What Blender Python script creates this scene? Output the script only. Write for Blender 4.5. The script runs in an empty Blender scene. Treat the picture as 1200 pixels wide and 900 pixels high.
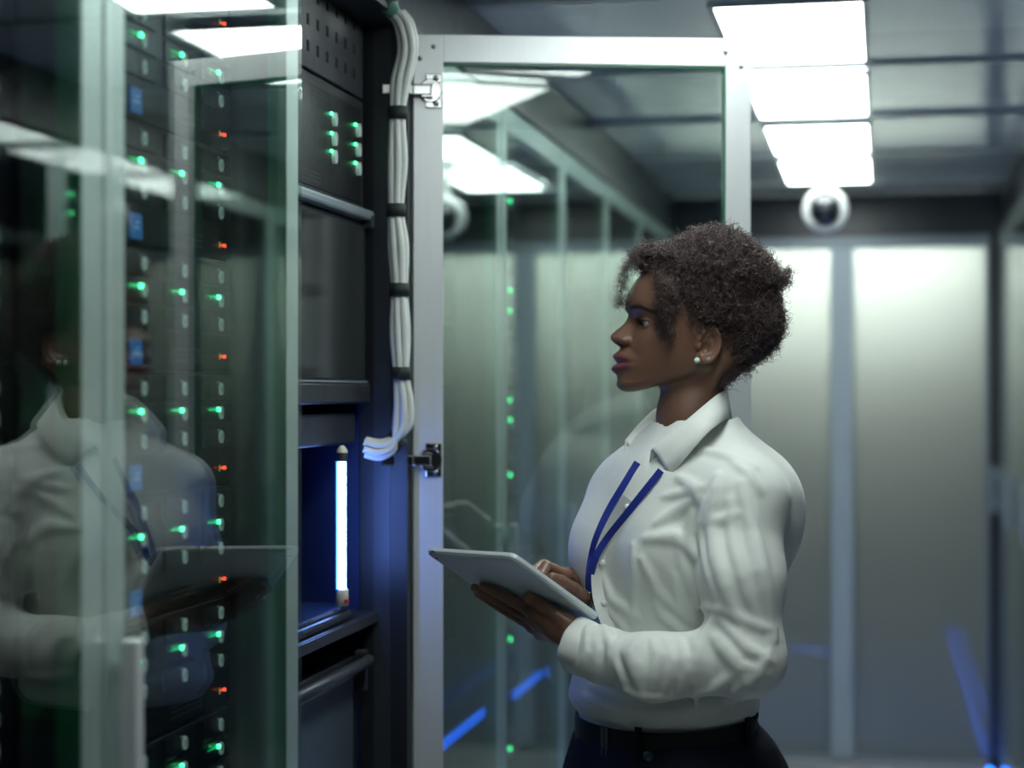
import bpy, bmesh, math, random
import numpy as np
from mathutils import Vector, Matrix
random.seed(7); RNG = np.random.default_rng(7)
SC = bpy.context.scene
COL = SC.collection
PI = math.pi

# ------------------------------------------------------------------ camera, world, exposure
FPX = 2100.0                       # focal length in pixels of the 1200 x 900 frame
YAW = math.atan(430.0 / FPX)       # the aisle runs away to the right of the picture centre
CAM = Vector((0.808, 0.0, 1.5))
HORIZON = 460.0
cam_d = bpy.data.cameras.new('camera'); cam = bpy.data.objects.new('camera', cam_d); COL.objects.link(cam)
cam.location = CAM; cam.rotation_euler = (PI/2, 0, YAW)
cam_d.sensor_width = 36.0; cam_d.lens = FPX / 1200 * 36.0
cam_d.shift_y = (HORIZON - 450) / 1200
cam_d.dof.use_dof = True; cam_d.dof.focus_distance = 2.68; cam_d.dof.aperture_fstop = 2.4
cam_d.clip_start = 0.05; cam_d.clip_end = 60
SC.camera = cam
vs = SC.view_settings
vs.view_transform = 'Standard'; vs.look = 'None'; vs.gamma = 1.0; vs.exposure = 0.0; vs.use_curve_mapping = False
world = bpy.data.worlds.new('world'); SC.world = world; world.use_nodes = True
world.node_tree.nodes['Background'].inputs[0].default_value = (0.35, 0.5, 0.55, 1)
world.node_tree.nodes['Background'].inputs[1].default_value = 0.02
LIGHT = 11.5                        # radiance of the ceiling light panels

cy, sy = math.cos(YAW), math.sin(YAW)
def P(px, py, zc):                 # a picture point at camera depth zc, in metres
    xc = (px - 600) / FPX * zc
    return Vector((CAM.x + xc*cy - zc*sy, CAM.y + xc*sy + zc*cy, CAM.z - (py - HORIZON) / FPX * zc))
def on_plane_x(px, py, X):         # the point of plane x = X seen at a picture point
    t = (px - 600) / FPX
    zc = (X - CAM.x) / (t*cy - sy)
    return P(px, py, zc)

# ------------------------------------------------------------------ materials
def nt_new(name):
    m = bpy.data.materials.new(name); m.use_nodes = True
    return m, m.node_tree, m.node_tree.nodes['Principled BSDF']
def mat(name, col, rough=0.5, metal=0.0, noise=0.0, scale=30.0, bump=0.0, emit=None, estr=0.0, coat=0.0, stretch=None, spec=0.5, sheen=0.0, sample=True):
    m, nt, b = nt_new(name)
    b.inputs['Base Color'].default_value = (*col, 1); b.inputs['Roughness'].default_value = rough
    b.inputs['Metallic'].default_value = metal; b.inputs['Specular IOR Level'].default_value = spec
    b.inputs['Coat Weight'].default_value = coat; b.inputs['Sheen Weight'].default_value = sheen
    if noise or bump:
        tc = nt.nodes.new('ShaderNodeTexCoord'); mp = nt.nodes.new('ShaderNodeMapping')
        if stretch: mp.inputs['Scale'].default_value = stretch
        nz = nt.nodes.new('ShaderNodeTexNoise'); nz.inputs['Scale'].default_value = scale; nz.inputs['Detail'].default_value = 4
        nt.links.new(tc.outputs['Object'], mp.inputs['Vector']); nt.links.new(mp.outputs['Vector'], nz.inputs['Vector'])
        if noise:
            mx = nt.nodes.new('ShaderNodeMix'); mx.data_type = 'RGBA'
            mx.inputs[6].default_value = (*[c*(1-noise) for c in col], 1); mx.inputs[7].default_value = (*[min(1, c*(1+noise)) for c in col], 1)
            nt.links.new(nz.outputs['Fac'], mx.inputs[0]); nt.links.new(mx.outputs[2], b.inputs['Base Color'])
            mr = nt.nodes.new('ShaderNodeMapRange'); mr.inputs['To Min'].default_value = max(0, rough*0.8); mr.inputs['To Max'].default_value = min(1, rough*1.2)
            nt.links.new(nz.outputs['Fac'], mr.inputs['Value']); nt.links.new(mr.outputs['Result'], b.inputs['Roughness'])
        if bump:
            bp = nt.nodes.new('ShaderNodeBump'); bp.inputs['Strength'].default_value = bump; bp.inputs['Distance'].default_value = 0.002
            nt.links.new(nz.outputs['Fac'], bp.inputs['Height']); nt.links.new(bp.outputs['Normal'], b.inputs['Normal'])
    if emit:
        b.inputs['Emission Color'].default_value = (*emit, 1); b.inputs['Emission Strength'].default_value = estr
    if not sample: m.cycles.emission_sampling = 'NONE'
    return m
def glass_mat(name, tint, rough=0.0, ior=1.5):
    # clear pane: Fresnel share mirrored, the rest passes straight through with a tint
    m = bpy.data.materials.new(name); m.use_nodes = True; nt = m.node_tree; nt.nodes.clear()
    out = nt.nodes.new('ShaderNodeOutputMaterial'); mix = nt.nodes.new('ShaderNodeMixShader')
    tr = nt.nodes.new('ShaderNodeBsdfTransparent'); tr.inputs[0].default_value = (*tint, 1)
    gl = nt.nodes.new('ShaderNodeBsdfGlossy'); gl.inputs['Roughness'].default_value = rough; gl.inputs['Color'].default_value = (1, 1, 1, 1)
    fr = nt.nodes.new('ShaderNodeFresnel'); geo = nt.nodes.new('ShaderNodeNewGeometry')
    mx = nt.nodes.new('ShaderNodeMix'); mx.inputs[2].default_value = ior; mx.inputs[3].default_value = 1/ior
    nt.links.new(geo.outputs['Backfacing'], mx.inputs[0]); nt.links.new(mx.outputs[0], fr.inputs['IOR'])
    nt.links.new(fr.outputs[0], mix.inputs[0]); nt.links.new(tr.outputs[0], mix.inputs[1]); nt.links.new(gl.outputs[0], mix.inputs[2])
    nt.links.new(mix.outputs[0], out.inputs[0])
    return m
M = {}
M['alu'] = mat('brushed_aluminium', (0.70, 0.73, 0.74), 0.38, 0.45, noise=0.05, scale=8, stretch=(20, 20, 0.6))
M['alu_mid'] = mat('pale_grey_aluminium', (0.42, 0.50, 0.56), 0.4, 0.2, noise=0.06, scale=8, stretch=(20, 20, 0.6))
M['alu_dark'] = mat('grey_aluminium', (0.26, 0.31, 0.35), 0.4, 0.3, noise=0.06, scale=8, stretch=(20, 20, 0.6))
M['edge_reflection'] = mat('green_edge_reflection', (0.015, 0.14, 0.075), 0.3, noise=0.2, scale=15)  # dark green reflection along the frame's inner edges, put in as colour
M['rack'] = mat('black_rack_paint', (0.012, 0.014, 0.018), 0.42, noise=0.15, scale=60, bump=0.05)
M['rack_grey'] = mat('charcoal_steel', (0.035, 0.04, 0.048), 0.4, 0.2, noise=0.15, scale=40, bump=0.05)
M['hole'] = mat('hole_black', (0.002, 0.002, 0.003), 0.8, noise=0.1)
M['glass'] = glass_mat('rack_glass', (0.90, 0.955, 0.935), ior=1.62)
M['server'] = mat('server_black', (0.006, 0.007, 0.009), 0.45, 0.2, noise=0.2, scale=50)
M['caddy'] = mat('drive_caddy', (0.009, 0.011, 0.013), 0.4, 0.2, noise=0.15, scale=60)
M['badge'] = mat('pale_badge', (0.34, 0.43, 0.42), 0.45, 0.0, noise=0.08, scale=200, emit=(0.32, 0.42, 0.4), estr=0.28, sample=False)  # faint emission brightens the badges, which are no lamps
M['led'] = mat('green_led', (0.05, 0.6, 0.3), 0.3, noise=0.02, emit=(0.06, 1.0, 0.34), estr=7.0, sample=False)
M['led_tail'] = mat('green_led_streak', (0.02, 0.3, 0.15), 0.3, noise=0.02, emit=(0.0, 0.75, 0.22), estr=0.75, sample=False)  # streak of LED glare on the panel, drawn as a dim glowing sliver
M['led_off'] = mat('dim_led', (0.18, 0.24, 0.24), 0.4, noise=0.05, emit=(0.3, 0.5, 0.45), estr=0.12, sample=False)
M['led_red'] = mat('red_led', (0.6, 0.05, 0.03), 0.3, noise=0.02, emit=(1.0, 0.06, 0.03), estr=3.0, sample=False)
M['led_yel'] = mat('amber_led', (0.5, 0.4, 0.1), 0.3, noise=0.02, emit=(0.8, 0.6, 0.15), estr=0.3, sample=False)
M['tag'] = mat('blue_tag', (0.02, 0.10, 0.30), 0.35, noise=0.1, scale=80, emit=(0.02, 0.12, 0.35), estr=0.35, sample=False)
M['tagmark'] = mat('pale_tag_mark', (0.30, 0.45, 0.62), 0.4, noise=0.05, emit=(0.2, 0.35, 0.55), estr=0.25, sample=False)
M['vent'] = mat('vent_grey', (0.05, 0.065, 0.07), 0.45, noise=0.1)
M['chrome'] = mat('nickel_steel', (0.30, 0.30, 0.30), 0.18, 1.0, noise=0.06, scale=60)
M['screw'] = mat('screw_steel', (0.22, 0.23, 0.24), 0.35, 0.9, noise=0.1, scale=90)
M['white_cable'] = mat('white_cable', (0.66, 0.69, 0.66), 0.45, noise=0.06, scale=40)
M['strap'] = mat('black_strap', (0.012, 0.017, 0.018), 0.7, noise=0.2, scale=120, bump=0.2)
M['screen'] = mat('dark_screen', (0.030, 0.036, 0.036), 0.16, noise=0.04, scale=5)
M['blue_lit'] = mat('blue_lit_steel', (0.004, 0.013, 0.070), 0.5, noise=0.1, scale=20)  # the lamp's blue light on the bay walls, put into their colour
M['tube'] = mat('blue_tube_light', (0.5, 0.7, 1.0), 0.3, noise=0.02, emit=(0.17, 0.33, 1.0), estr=50.0)
M['tube_cap'] = mat('lamp_cap', (0.62, 0.60, 0.48), 0.4, noise=0.05)
M['red_paint'] = mat('red_mark', (0.5, 0.02, 0.03), 0.4, noise=0.1)
M['bluestrip'] = mat('blue_led_strip', (0.05, 0.2, 0.8), 0.4, noise=0.02, emit=(0.005, 0.12, 1.0), estr=1.6)
M['strip_added'] = mat('added_blue_strip', (0.05, 0.2, 0.8), 0.4, noise=0.02, emit=(0.02, 0.20, 1.0), estr=10.0)
M['tube_halo'] = mat('blue_lamp_halo', (0.02, 0.1, 0.6), 0.4, noise=0.02, emit=(0.0, 0.13, 1.0), estr=2.6)  # blue halo of the tube, put in as a glowing plate
M['light'] = mat('light_diffuser', (0.9, 0.92, 0.9), 0.5, noise=0.01, emit=(0.91, 1.0, 0.965), estr=LIGHT)
M['backlight'] = mat('cove_tube', (0.9, 0.92, 0.85), 0.5, noise=0.01, emit=(0.96, 1.0, 0.93), estr=200.0)
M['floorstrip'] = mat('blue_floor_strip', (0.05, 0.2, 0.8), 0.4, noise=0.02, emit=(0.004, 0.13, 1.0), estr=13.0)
M['ceil'] = mat('glossy_ceiling_panel', (0.66, 0.70, 0.72), 0.13, 0.3, noise=0.12, scale=6, stretch=(1.0, 60, 1.0))
M['ceil2'] = mat('pale_ceiling_panel', (0.80, 0.84, 0.84), 0.15, 0.3, noise=0.12, scale=6, stretch=(1.0, 60, 1.0))
M['seam'] = mat('ceiling_bar', (0.40, 0.44, 0.45), 0.3, 0.4, noise=0.1)
M['fascia'] = mat('dark_fascia', (0.03, 0.037, 0.043), 0.35, noise=0.15)
M['floor'] = mat('pale_floor_tile', (0.42, 0.44, 0.46), 0.25, noise=0.15, scale=12)
M['wallp'] = mat('dark_wall_paint', (0.10, 0.115, 0.12), 0.6, noise=0.1)
M['dome_white'] = mat('white_plastic', (0.75, 0.78, 0.77), 0.35, noise=0.03)
M['dome_black'] = mat('smoked_dome', (0.015, 0.018, 0.022), 0.06, noise=0.05, coat=0.5)

def frosted():
    m, nt, b = nt_new('frosted_glass')
    b.inputs['Base Color'].default_value = (0.42, 0.46, 0.45, 1); b.inputs['Roughness'].default_value = 0.22
    tl = nt.nodes.new('ShaderNodeBsdfTranslucent'); tl.inputs[0].default_value = (0.62, 0.655, 0.63, 1)
    nz = nt.nodes.new('ShaderNodeTexNoise'); nz.inputs['Scale'].default_value = 3
    mr = nt.nodes.new('ShaderNodeMapRange'); mr.inputs['To Min'].default_value = 0.09; mr.inputs['To Max'].default_value = 0.13
    b.inputs['Specular IOR Level'].default_value = 0.0; b.inputs['Coat Weight'].default_value = 1.0; b.inputs['Coat Roughness'].default_value = 0.035; b.inputs['Coat IOR'].default_value = 1.7
    nt.links.new(nz.outputs['Fac'], mr.inputs['Value']); nt.links.new(mr.outputs['Result'], b.inputs['Roughness'])
    b.inputs['Base Color'].default_value = (0.10, 0.115, 0.125, 1)
    mix = nt.nodes.new('ShaderNodeMixShader'); mix.inputs[0].default_value = 0.6
    out = nt.nodes['Material Output']
    nt.links.new(b.outputs[0], mix.inputs[1]); nt.links.new(tl.outputs[0], mix.inputs[2]); nt.links.new(mix.outputs[0], out.inputs[0])
    return m
M['frost'] = frosted()

# ------------------------------------------------------------------ mesh helpers
class MB:
    """collects shapes; build() links them as ONE mesh object"""
    def __init__(self): self.v = []; self.f = []; self.mi = []
    def add(self, vs, fs, mi=0):
        o = len(self.v); self.v += [tuple(p) for p in vs]; self.f += [tuple(i+o for i in f) for f in fs]; self.mi += [mi]*len(fs); return self
    def box(self, a, b, mi=0, ch=0.0):
        x0, y0, z0 = [min(a[i], b[i]) for i in range(3)]; x1, y1, z1 = [max(a[i], b[i]) for i in range(3)]
        if ch <= 0:
            vs = [(x0,y0,z0),(x1,y0,z0),(x1,y1,z0),(x0,y1,z0),(x0,y0,z1),(x1,y0,z1),(x1,y1,z1),(x0,y1,z1)]
            return self.add(vs, [(3,2,1,0),(4,5,6,7),(0,1,5,4),(1,2,6,5),(2,3,7,6),(3,0,4,7)], mi)
        bm = bmesh.new(); bmesh.ops.create_cube(bm, size=1)
        for v in bm.verts: v.co = Vector(((x0+x1)/2+v.co.x*(x1-x0), (y0+y1)/2+v.co.y*(y1-y0), (z0+z1)/2+v.co.z*(z1-z0)))
        bmesh.ops.bevel(bm, geom=bm.edges[:], offset=ch, segments=2, affect='EDGES', profile=0.5)
        self.from_bm(bm, mi); return self
    def from_bm(self, bm, mi=0):
        bm.verts.index_update()
        self.add([v.co[:] for v in bm.verts], [[v.index for v in f.verts] for f in bm.faces], mi); bm.free(); return self
    def tube(self, pts, r, n=8, mi=0, caps=True, flat=None):
        pts = [Vector(p) for p in pts]; rs = r if isinstance(r, (list, tuple)) else [r]*len(pts)
        prev = None; rings = []
        for i, p in enumerate(pts):
            t = (pts[min(i+1, len(pts)-1)] - pts[max(i-1, 0)]).normalized()
            if prev is None:
                ref = Vector((0, 0, 1)) if abs(t.z) < 0.9 else Vector((1, 0, 0)); u = t.cross(ref).normalized()
            else: u = (prev - t*prev.dot(t)).normalized()
            prev = u; w = t.cross(u)
            rings.append([p + (u*math.cos(2*PI*k/n) + w*math.sin(2*PI*k/n))*rs[i] for k in range(n)])
        vs = [q for rg in rings for q in rg]; fs = []
        for i in range(len(pts)-1):
            for k in range(n): fs.append((i*n+k, i*n+(k+1)%n, (i+1)*n+(k+1)%n, (i+1)*n+k))
        if caps: fs += [tuple(range(n-1, -1, -1)), tuple((len(pts)-1)*n+k for k in range(n))]
        return self.add(vs, fs, mi)
    def lathe(self, prof, axis_o, axis, n=24, mi=0):
        ax = Vector(axis).normalized(); u = ax.orthogonal().normalized(); w = ax.cross(u); o = Vector(axis_o)
        vs = [o + ax*h + (u*math.cos(2*PI*k/n)+w*math.sin(2*PI*k/n))*r for r, h in prof for k in range(n)]
        fs = [(i*n+k, i*n+(k+1)%n, (i+1)*n+(k+1)%n, (i+1)*n+k) for i in range(len(prof)-1) for k in range(n)]
        return self.add(vs, fs, mi)
    def mesh(self, name, mats, smooth=False):
        me = bpy.data.meshes.new(name); me.from_pydata(self.v, [], self.f)
        for m in (mats if isinstance(mats, (list, tuple)) else [mats]): me.materials.append(m)
        if any(self.mi): me.polygons.foreach_set('material_index', self.mi)
        if smooth: me.polygons.foreach_set('use_smooth', [True]*len(me.polygons))
        me.update(); return me
    def build(self, name, mats, parent=None, smooth=False):
        return link(name, self.mesh(name, mats, smooth), parent)
def link(name, me, parent=None, loc=None):
    o = bpy.data.objects.new(name, me); COL.objects.link(o)
    if parent is not None: o.parent = parent
    if loc is not None: o.location = loc
    return o
def empty(name, loc=(0, 0, 0), rz=0.0):
    o = bpy.data.objects.new(name, None); COL.objects.link(o); o.empty_display_size = 0.05
    o.location = loc; o.rotation_euler = (0, 0, rz); return o
def tag(o, label=None, cat=None, group=None, kind=None):
    if label: o['label'] = label
    if cat: o['category'] = cat
    if group: o['group'] = group
    if kind: o['kind'] = kind
    return o
def boxm(a, b, ch=0.0): return MB().box(a, b, 0, ch)
def copy_tree(o, parent=None):
    kids = list(o.children)
    c = o.copy(); COL.objects.link(c); c.parent = parent
    for k in kids: copy_tree(k, c)
    return c
ORD = ['first', 'second', 'third', 'fourth', 'fifth', 'sixth', 'seventh', 'eighth', 'ninth', 'tenth', 'eleventh', 'twelfth', 'thirteenth', 'fourteenth']
# ------------------------------------------------------------------ the setting
AISLE = 1.27; BACK = 7.42; CEIL = 2.30; TOP = 2.145; FRONT = -1.6
fl = tag(boxm((-1.3, FRONT, -0.05), (2.6, 9.2, 0.0)).build('floor', M['floor']), kind='structure')
# tiles of the raised floor
tile = boxm((0.003, 0.003, 0.0), (0.597, 0.597, 0.006)).mesh('floor_tile', M['floor'])
for i in range(2):
    for j in range(12): link('floor_tile', tile, fl, (0.035 + 0.6*i, 0.2 + 0.6*j, 0.0))
ce = tag(boxm((-1.3, FRONT, CEIL+0.02), (2.6, 9.2, CEIL+0.08)).build('ceiling', M['seam']), kind='structure')
seams = [-1.6, -0.7, 0.2, 1.05, 1.9, 2.75, 3.6, 4.45, 5.3, 6.1, 6.95, 7.42]
for i in range(len(seams)-1):
    a, b = seams[i], seams[i+1]; mid = a + (b-a)*(0.72 if i % 2 else 0.55); dz = 0.004*(i % 2)
    for k, (s0, s1) in enumerate(((a+0.02, mid-0.004), (mid+0.004, b-0.02))):
        boxm((-0.05, s0, CEIL+dz+0.003*k), (1.5, s1, CEIL+0.02)).build('ceiling_panel', M['ceil' if (i+k) % 2 else 'ceil2'], ce)
    if i: boxm((-0.05, a-0.019, CEIL-0.005), (1.5, a+0.019, CEIL+0.02)).build('ceiling_bar', M['seam'], ce)
tag(boxm((-1.3, FRONT-0.05, 0), (2.6, FRONT, CEIL+0.05)).build('wall_front', M['wallp']), kind='structure')
tag(boxm((-1.35, FRONT, 0), (-1.3, 9.2, CEIL+0.05)).build('wall_left', M['wallp']), kind='structure')
tag(boxm((2.6, FRONT, 0), (2.65, 9.2, CEIL+0.05)).build('wall_right', M['wallp']), kind='structure')
tag(boxm((-1.3, 9.2, 0), (2.6, 9.25, CEIL+0.05)).build('wall_back', M['wallp']), kind='structure')
tag(boxm((-0.10, -0.6, TOP+0.012), (-0.02, BACK, CEIL-0.001)).build('trim_1', M['fascia']), kind='structure')
tag(boxm((AISLE+0.02, -0.6, TOP+0.012), (AISLE+0.10, BACK, CEIL-0.001)).build('trim_2', M['fascia']), kind='structure')

# frosted sliding doors closing the aisle
dr = empty('door_1', (0, BACK, 0)); tag(dr, kind='structure')
xm = on_plane_x  # (kept short)
def at_back(px):  # x of a picture column on the back plane
    t = (px-600)/FPX; zc = BACK / (t*sy + cy); return CAM.x + t*zc*cy - zc*sy
xa, xb = at_back(974), at_back(1000)
for x0, x1 in ((-0.05, xa+0.01), (xb-0.01, AISLE+0.02)):
    boxm((x0, 0.0, 0.012), (x1, 0.010, TOP-0.03)).build('frosted_pane', M['frost'], dr)
boxm((xa, -0.03, 0.0), (xb, 0.02, TOP-0.055), 0.004).build('stile', M['alu_mid'], dr)
boxm((AISLE-0.03, -0.04, 0.0), (AISLE+0.02, 0.03, CEIL-0.001), 0.004).build('stile', M['fascia'], dr)
boxm((AISLE-0.045, -0.02, 0.0), (AISLE-0.03, 0.02, TOP-0.055), 0.003).build('stile', M['alu_dark'], dr)
boxm((-0.05, -0.035, TOP-0.06), (AISLE, 0.03, TOP-0.01), 0.004).build('top_rail', M['alu_dark'], dr)
boxm((-0.05, -0.03, 0.0), (AISLE, 0.02, 0.022), 0.004).build('bottom_rail', M['alu_dark'], dr)
boxm((-0.05, -0.05, TOP-0.012), (AISLE+0.02, 0.05, CEIL-0.001)).build('header', M['fascia'], dr)
# lit room beyond the frosted doors: a long tube light fixed to the header's far side
bl = empty('tube_light', (0.62, BACK+0.26, TOP-0.035))
MB().tube([(-0.62, 0, 0), (0.62, 0, 0)], 0.022, 12).build('tube', M['backlight'], bl, True)
boxm((-0.66, -0.03, 0.025), (0.66, 0.03, 0.165)).build('housing', M['dome_white'], bl)
tag(bl, 'long tube light glowing behind the top of frosted doors', 'lamp')

# ceiling light panels, one in each bay
LX0, LX1 = 0.475, 0.775
names = {2: 'far behind the viewer', 3: 'behind the viewer', 4: 'before the rack with the tall handle'}
light_bays = [ (1.05, 1.9), (1.9, 2.75), (2.75, 3.6), (3.6, 4.45), (4.45, 5.3), (5.3, 6.1), (6.1, 6.95)]
LL = ['bright ceiling light panel mirrored in the left-edge rack glass', 'bright ceiling light panel over the closed glass racks',
      'bright ceiling light panel straight above the woman', 'bright ceiling light panel cut by the top picture edge',
      'large bright ceiling light panel second down from the top edge', 'bright ceiling light panel between two dark ceiling bars above the dome camera',
      'farthest bright ceiling light panel, just above the dome camera']
for (a, b), lab in zip(light_bays, LL):
    t = empty('ceiling_light', (0, (a+b)/2, CEIL)); h = (b-a)/2
    h -= 0.05
    MB().box((LX0-0.012, -h+0.03, -0.011), (LX1+0.012, -h+0.042, 0.0)).box((LX0-0.012, h-0.042, -0.011), (LX1+0.012, h-0.03, 0.0)) \
        .box((LX0-0.012, -h+0.042, -0.011), (LX0, h-0.042, 0.0)).box((LX1, -h+0.042, -0.011), (LX1+0.012, h-0.042, 0.0)).build('frame', M['seam'], t)
    boxm((LX0, -h+0.042, -0.008), (LX1, h-0.042, 0.0)).build('diffuser', M['light'], t)
    tag(t, lab, 'ceiling light', 'ceiling light panels along the aisle')

# dome camera hanging in front of the frosted doors
dc = P(967, 246, 5.8); dome = empty('security_camera', (dc.x, dc.y, CEIL))
hz = dc.z - CEIL; r = 27/FPX*5.8
ax = (CAM - dc); ax.z -= 0.25; ax.normalize(); o = Vector((0, 0, hz))
MB().lathe([(0.0001, -0.05), (r*0.7, -0.045), (r*0.98, -0.02), (r, 0.0), (r*0.97, 0.014), (r*0.78, 0.024), (r*0.68, 0.016)], o, ax, 32).build('housing', M['dome_white'], dome, True)
MB().lathe([(r*0.70, 0.014), (r*0.64, 0.035), (r*0.5, 0.055), (r*0.28, 0.068), (0.0001, 0.072)], o, ax, 32).build('dome', M['dome_black'], dome, True)
lens = o + ax*0.066 + Vector((0, 0, 0.018))
MB().lathe([(0.016, 0.0), (0.016, 0.006), (0.011, 0.008), (0.0001, 0.006)], lens, ax, 20).build('lens_ring', M['screw'], dome, True)
MB().lathe([(0.03, 0), (0.03, -0.02), (0.013, -0.03), (0.013, hz+0.04)], (0, 0.03, 0), (0, 0, 1), 16).build('mount', M['dome_white'], dome, True)
tag(dome, 'white round dome security camera hanging from the ceiling', 'camera')

# blue LED strips set in the floor, mirrored in the frosted doors
def strip(a, b, w, lab, m='floorstrip'):
    a, b = Vector(a), Vector(b); d = (b-a); L = d.length
    o = empty('floor_light_strip', a, math.atan2(d.y, d.x))
    boxm((0, -w/2-0.006, 0.0), (L, w/2+0.006, 0.010)).build('channel', M['alu_dark'], o)
    boxm((0.005, -w/2, 0.004), (L-0.005, w/2, 0.014)).build('strip', M[m], o)
    tag(o, lab, 'light strip')
strip((1.235, 3.2, 0.006), (1.235, 7.3, 0.006), 0.018, 'blue light strip along the foot of the right-hand racks')
strip((0.05, BACK+0.28, 0.002), (1.22, BACK+0.28, 0.002), 0.03, 'unseen blue light strip added low behind the frosted doors', 'strip_added')  # hidden strip added to tint the lower panes blue
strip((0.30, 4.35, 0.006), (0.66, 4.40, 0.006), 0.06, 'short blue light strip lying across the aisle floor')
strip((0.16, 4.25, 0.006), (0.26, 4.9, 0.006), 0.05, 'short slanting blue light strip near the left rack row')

# ------------------------------------------------------------------ racks
def build_door(name_parent, W, H, side, handle=True, z0=0.07, near=True):
    """closed-door geometry in the rack frame: local x = 0 is the glass front, +x towards the aisle, y along the row"""
    fw, th = 0.05, 0.024
    d = MB()
    d.box((-th, 0.003, z0), (0, fw, H)).box((-th, W-fw, z0), (0, W-0.003, H)).box((-th, fw, H-fw), (0, W-fw, H)).box((-th, fw, z0), (0, W-fw, z0+fw))
    door = d.build('door', M['alu'], name_parent)
    boxm((0.0, 0.005, z0+0.002), (0.006, W-0.005, H-0.002)).build('glass_pane', M['glass'], door)
    g = MB()
    for y in (fw, W-fw-0.003): g.box((-th-0.002, y, z0+fw), (-0.001, y+0.003, H-fw))
    g.build('edge_reflection', M['edge_reflection'], door)
    if handle:
        z1 = 1.245 if near else 1.21; z2 = 0.93 if near else 1.02
        h = MB().box((0.012, 0.010, z2), (0.030, 0.034, z1), 0, 0.003)
        for z in (z2+0.03, z1-0.05): h.box((0.006, 0.015, z), (0.014, 0.029, z+0.025))
        h.build('handle', M['alu' if near else 'alu_dark'], door)
    return door
DEPTH = 0.95
def rack(name_y0, W, label, mirror=False, door=True, x0=0.0):
    """mirror: the opposite row, turned by 180 degrees"""
    r = empty('server_rack', (AISLE, name_y0 + W, 0) if mirror else (x0, name_y0, 0), PI if mirror else 0)
    tag(r, label, 'server rack', 'server racks lining the aisle')
    for y0 in (0.004, W-0.034):
        p = MB().box((-0.075, y0, 0.06), (-0.03, y0+0.03, TOP)); p.build('post', M['rack_grey'], r)
        MB().box((-DEPTH, y0, 0.06), (-DEPTH+0.03, y0+0.03, TOP)).build('post', M['rack_grey'], r)
    boxm((-DEPTH, 0.001, 0.06), (-0.026, 0.004, TOP)).build('side_panel', M['rack'], r)
    boxm((-DEPTH, W-0.004, 0.06), (-0.026, W-0.001, TOP)).build('side_panel', M['rack'], r)
    boxm((-DEPTH, 0.001, TOP), (-0.001, W-0.001, TOP+0.010)).build('top_panel', M['rack_grey'], r)
    boxm((-DEPTH, 0.001, 0.0), (-0.02, W-0.001, 0.06)).build('plinth', M['rack'], r)
    boxm((-DEPTH-0.004, 0.001, 0.06), (-DEPTH, W-0.001, TOP)).build('back_panel', M['rack'], r)
    if door: build_door(r, W, TOP-0.012, 1, near=(x0 > 0))
    return r
YC, YD = 2.468, 3.066
XG = 0.030                         # the two nearest cabinets stand a little further out
YB, YB1 = 1.7155, 2.344
WF = 0.765
RA = rack(YB-0.630, 0.628, 'closed glass-door server rack cut by the left picture edge', x0=XG)
RB = rack(YB, YB1-YB, 'closed glass-door server rack between the left-edge rack and the open one', x0=XG)
RC = rack(YB1+0.016, YD-YB1-0.018, 'open server rack holding white cables, a dark screen and a blue lamp', door=False)
far = []
FAR_N = ['first', 'second', 'third', 'fourth', 'fifth']
for i in range(5):
    e_ = 0.028 if i == 0 else 0.0
    far.append(rack(YD+0.004+WF*i+e_, WF-0.004-e_, f'{FAR_N[i]} closed server rack beyond the open glass door'))
lastw = BACK - (YD+WF*5) - 0.06
rack(YD+0.004+WF*5, lastw, 'narrow last server rack of the left row against the frosted doors')
RIGHT = []
RW = 0.80
for i in range(6):
    y0 = BACK - 0.06 - RW*(i+1)
    lab = ['right-hand server rack in the corner by the frosted doors, pale handle showing'] + [f'{w} server rack from the frosted doors in the mirrored right-hand row' for w in ORD[1:6]]
    RIGHT.append((y0, rack(y0, RW-0.004, lab[i], mirror=True)))
# left rack row before the picture (closes the row towards the viewer)

# ------------------------------------------------------------------ servers
SW, SH = 0.445, 0.146
def ellipse_plate(ry, rz, t, n=14, mi=0):
    m = MB(); vs = [(x, ry*math.cos(2*PI*k/n), rz*math.sin(2*PI*k/n)) for x in (0, t) for k in range(n)]
    fs = [(k, (k+1) % n, n+(k+1) % n, n+k) for k in range(n)] + [tuple(range(n, 2*n))]
    return m.add(vs, fs, mi)
def led_mesh(name, mats, s=0.0042, tail=0.020):
    m = MB()
    m.box((0, -s*0.6, -s*0.55), (0.004, s*0.6, s*0.55), 0, 0.001)
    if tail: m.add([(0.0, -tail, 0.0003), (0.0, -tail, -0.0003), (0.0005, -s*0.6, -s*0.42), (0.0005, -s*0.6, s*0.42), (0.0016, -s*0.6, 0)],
                   [(0, 1, 4), (1, 2, 4), (3, 0, 4), (2, 3, 4), (0, 3, 2, 1)], 1)  # tail: the LED's glare streak given a shape
    return m.mesh(name, mats)
me_caddy = MB().box((-0.01, 0.002, 0.001), (0.004, 0.104, 0.0295), 0, 0.0015).mesh('drive_caddy', M['caddy'])
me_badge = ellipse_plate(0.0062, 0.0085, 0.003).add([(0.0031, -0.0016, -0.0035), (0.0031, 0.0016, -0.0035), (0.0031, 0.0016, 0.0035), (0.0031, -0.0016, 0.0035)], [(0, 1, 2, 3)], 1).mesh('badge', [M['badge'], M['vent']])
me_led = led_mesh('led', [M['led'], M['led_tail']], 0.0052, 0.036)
me_led0 = led_mesh('led_off', [M['led_off'], M['led_off']], 0.0022, 0)
me_ledr = led_mesh('led_red', [M['led_red'], M['led_red']], 0.004, 0.012)
me_ledy = boxm((0, -0.0012, -0.004), (0.002, 0.0012, 0.004)).mesh('led_amber', M['led_yel'])
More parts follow.
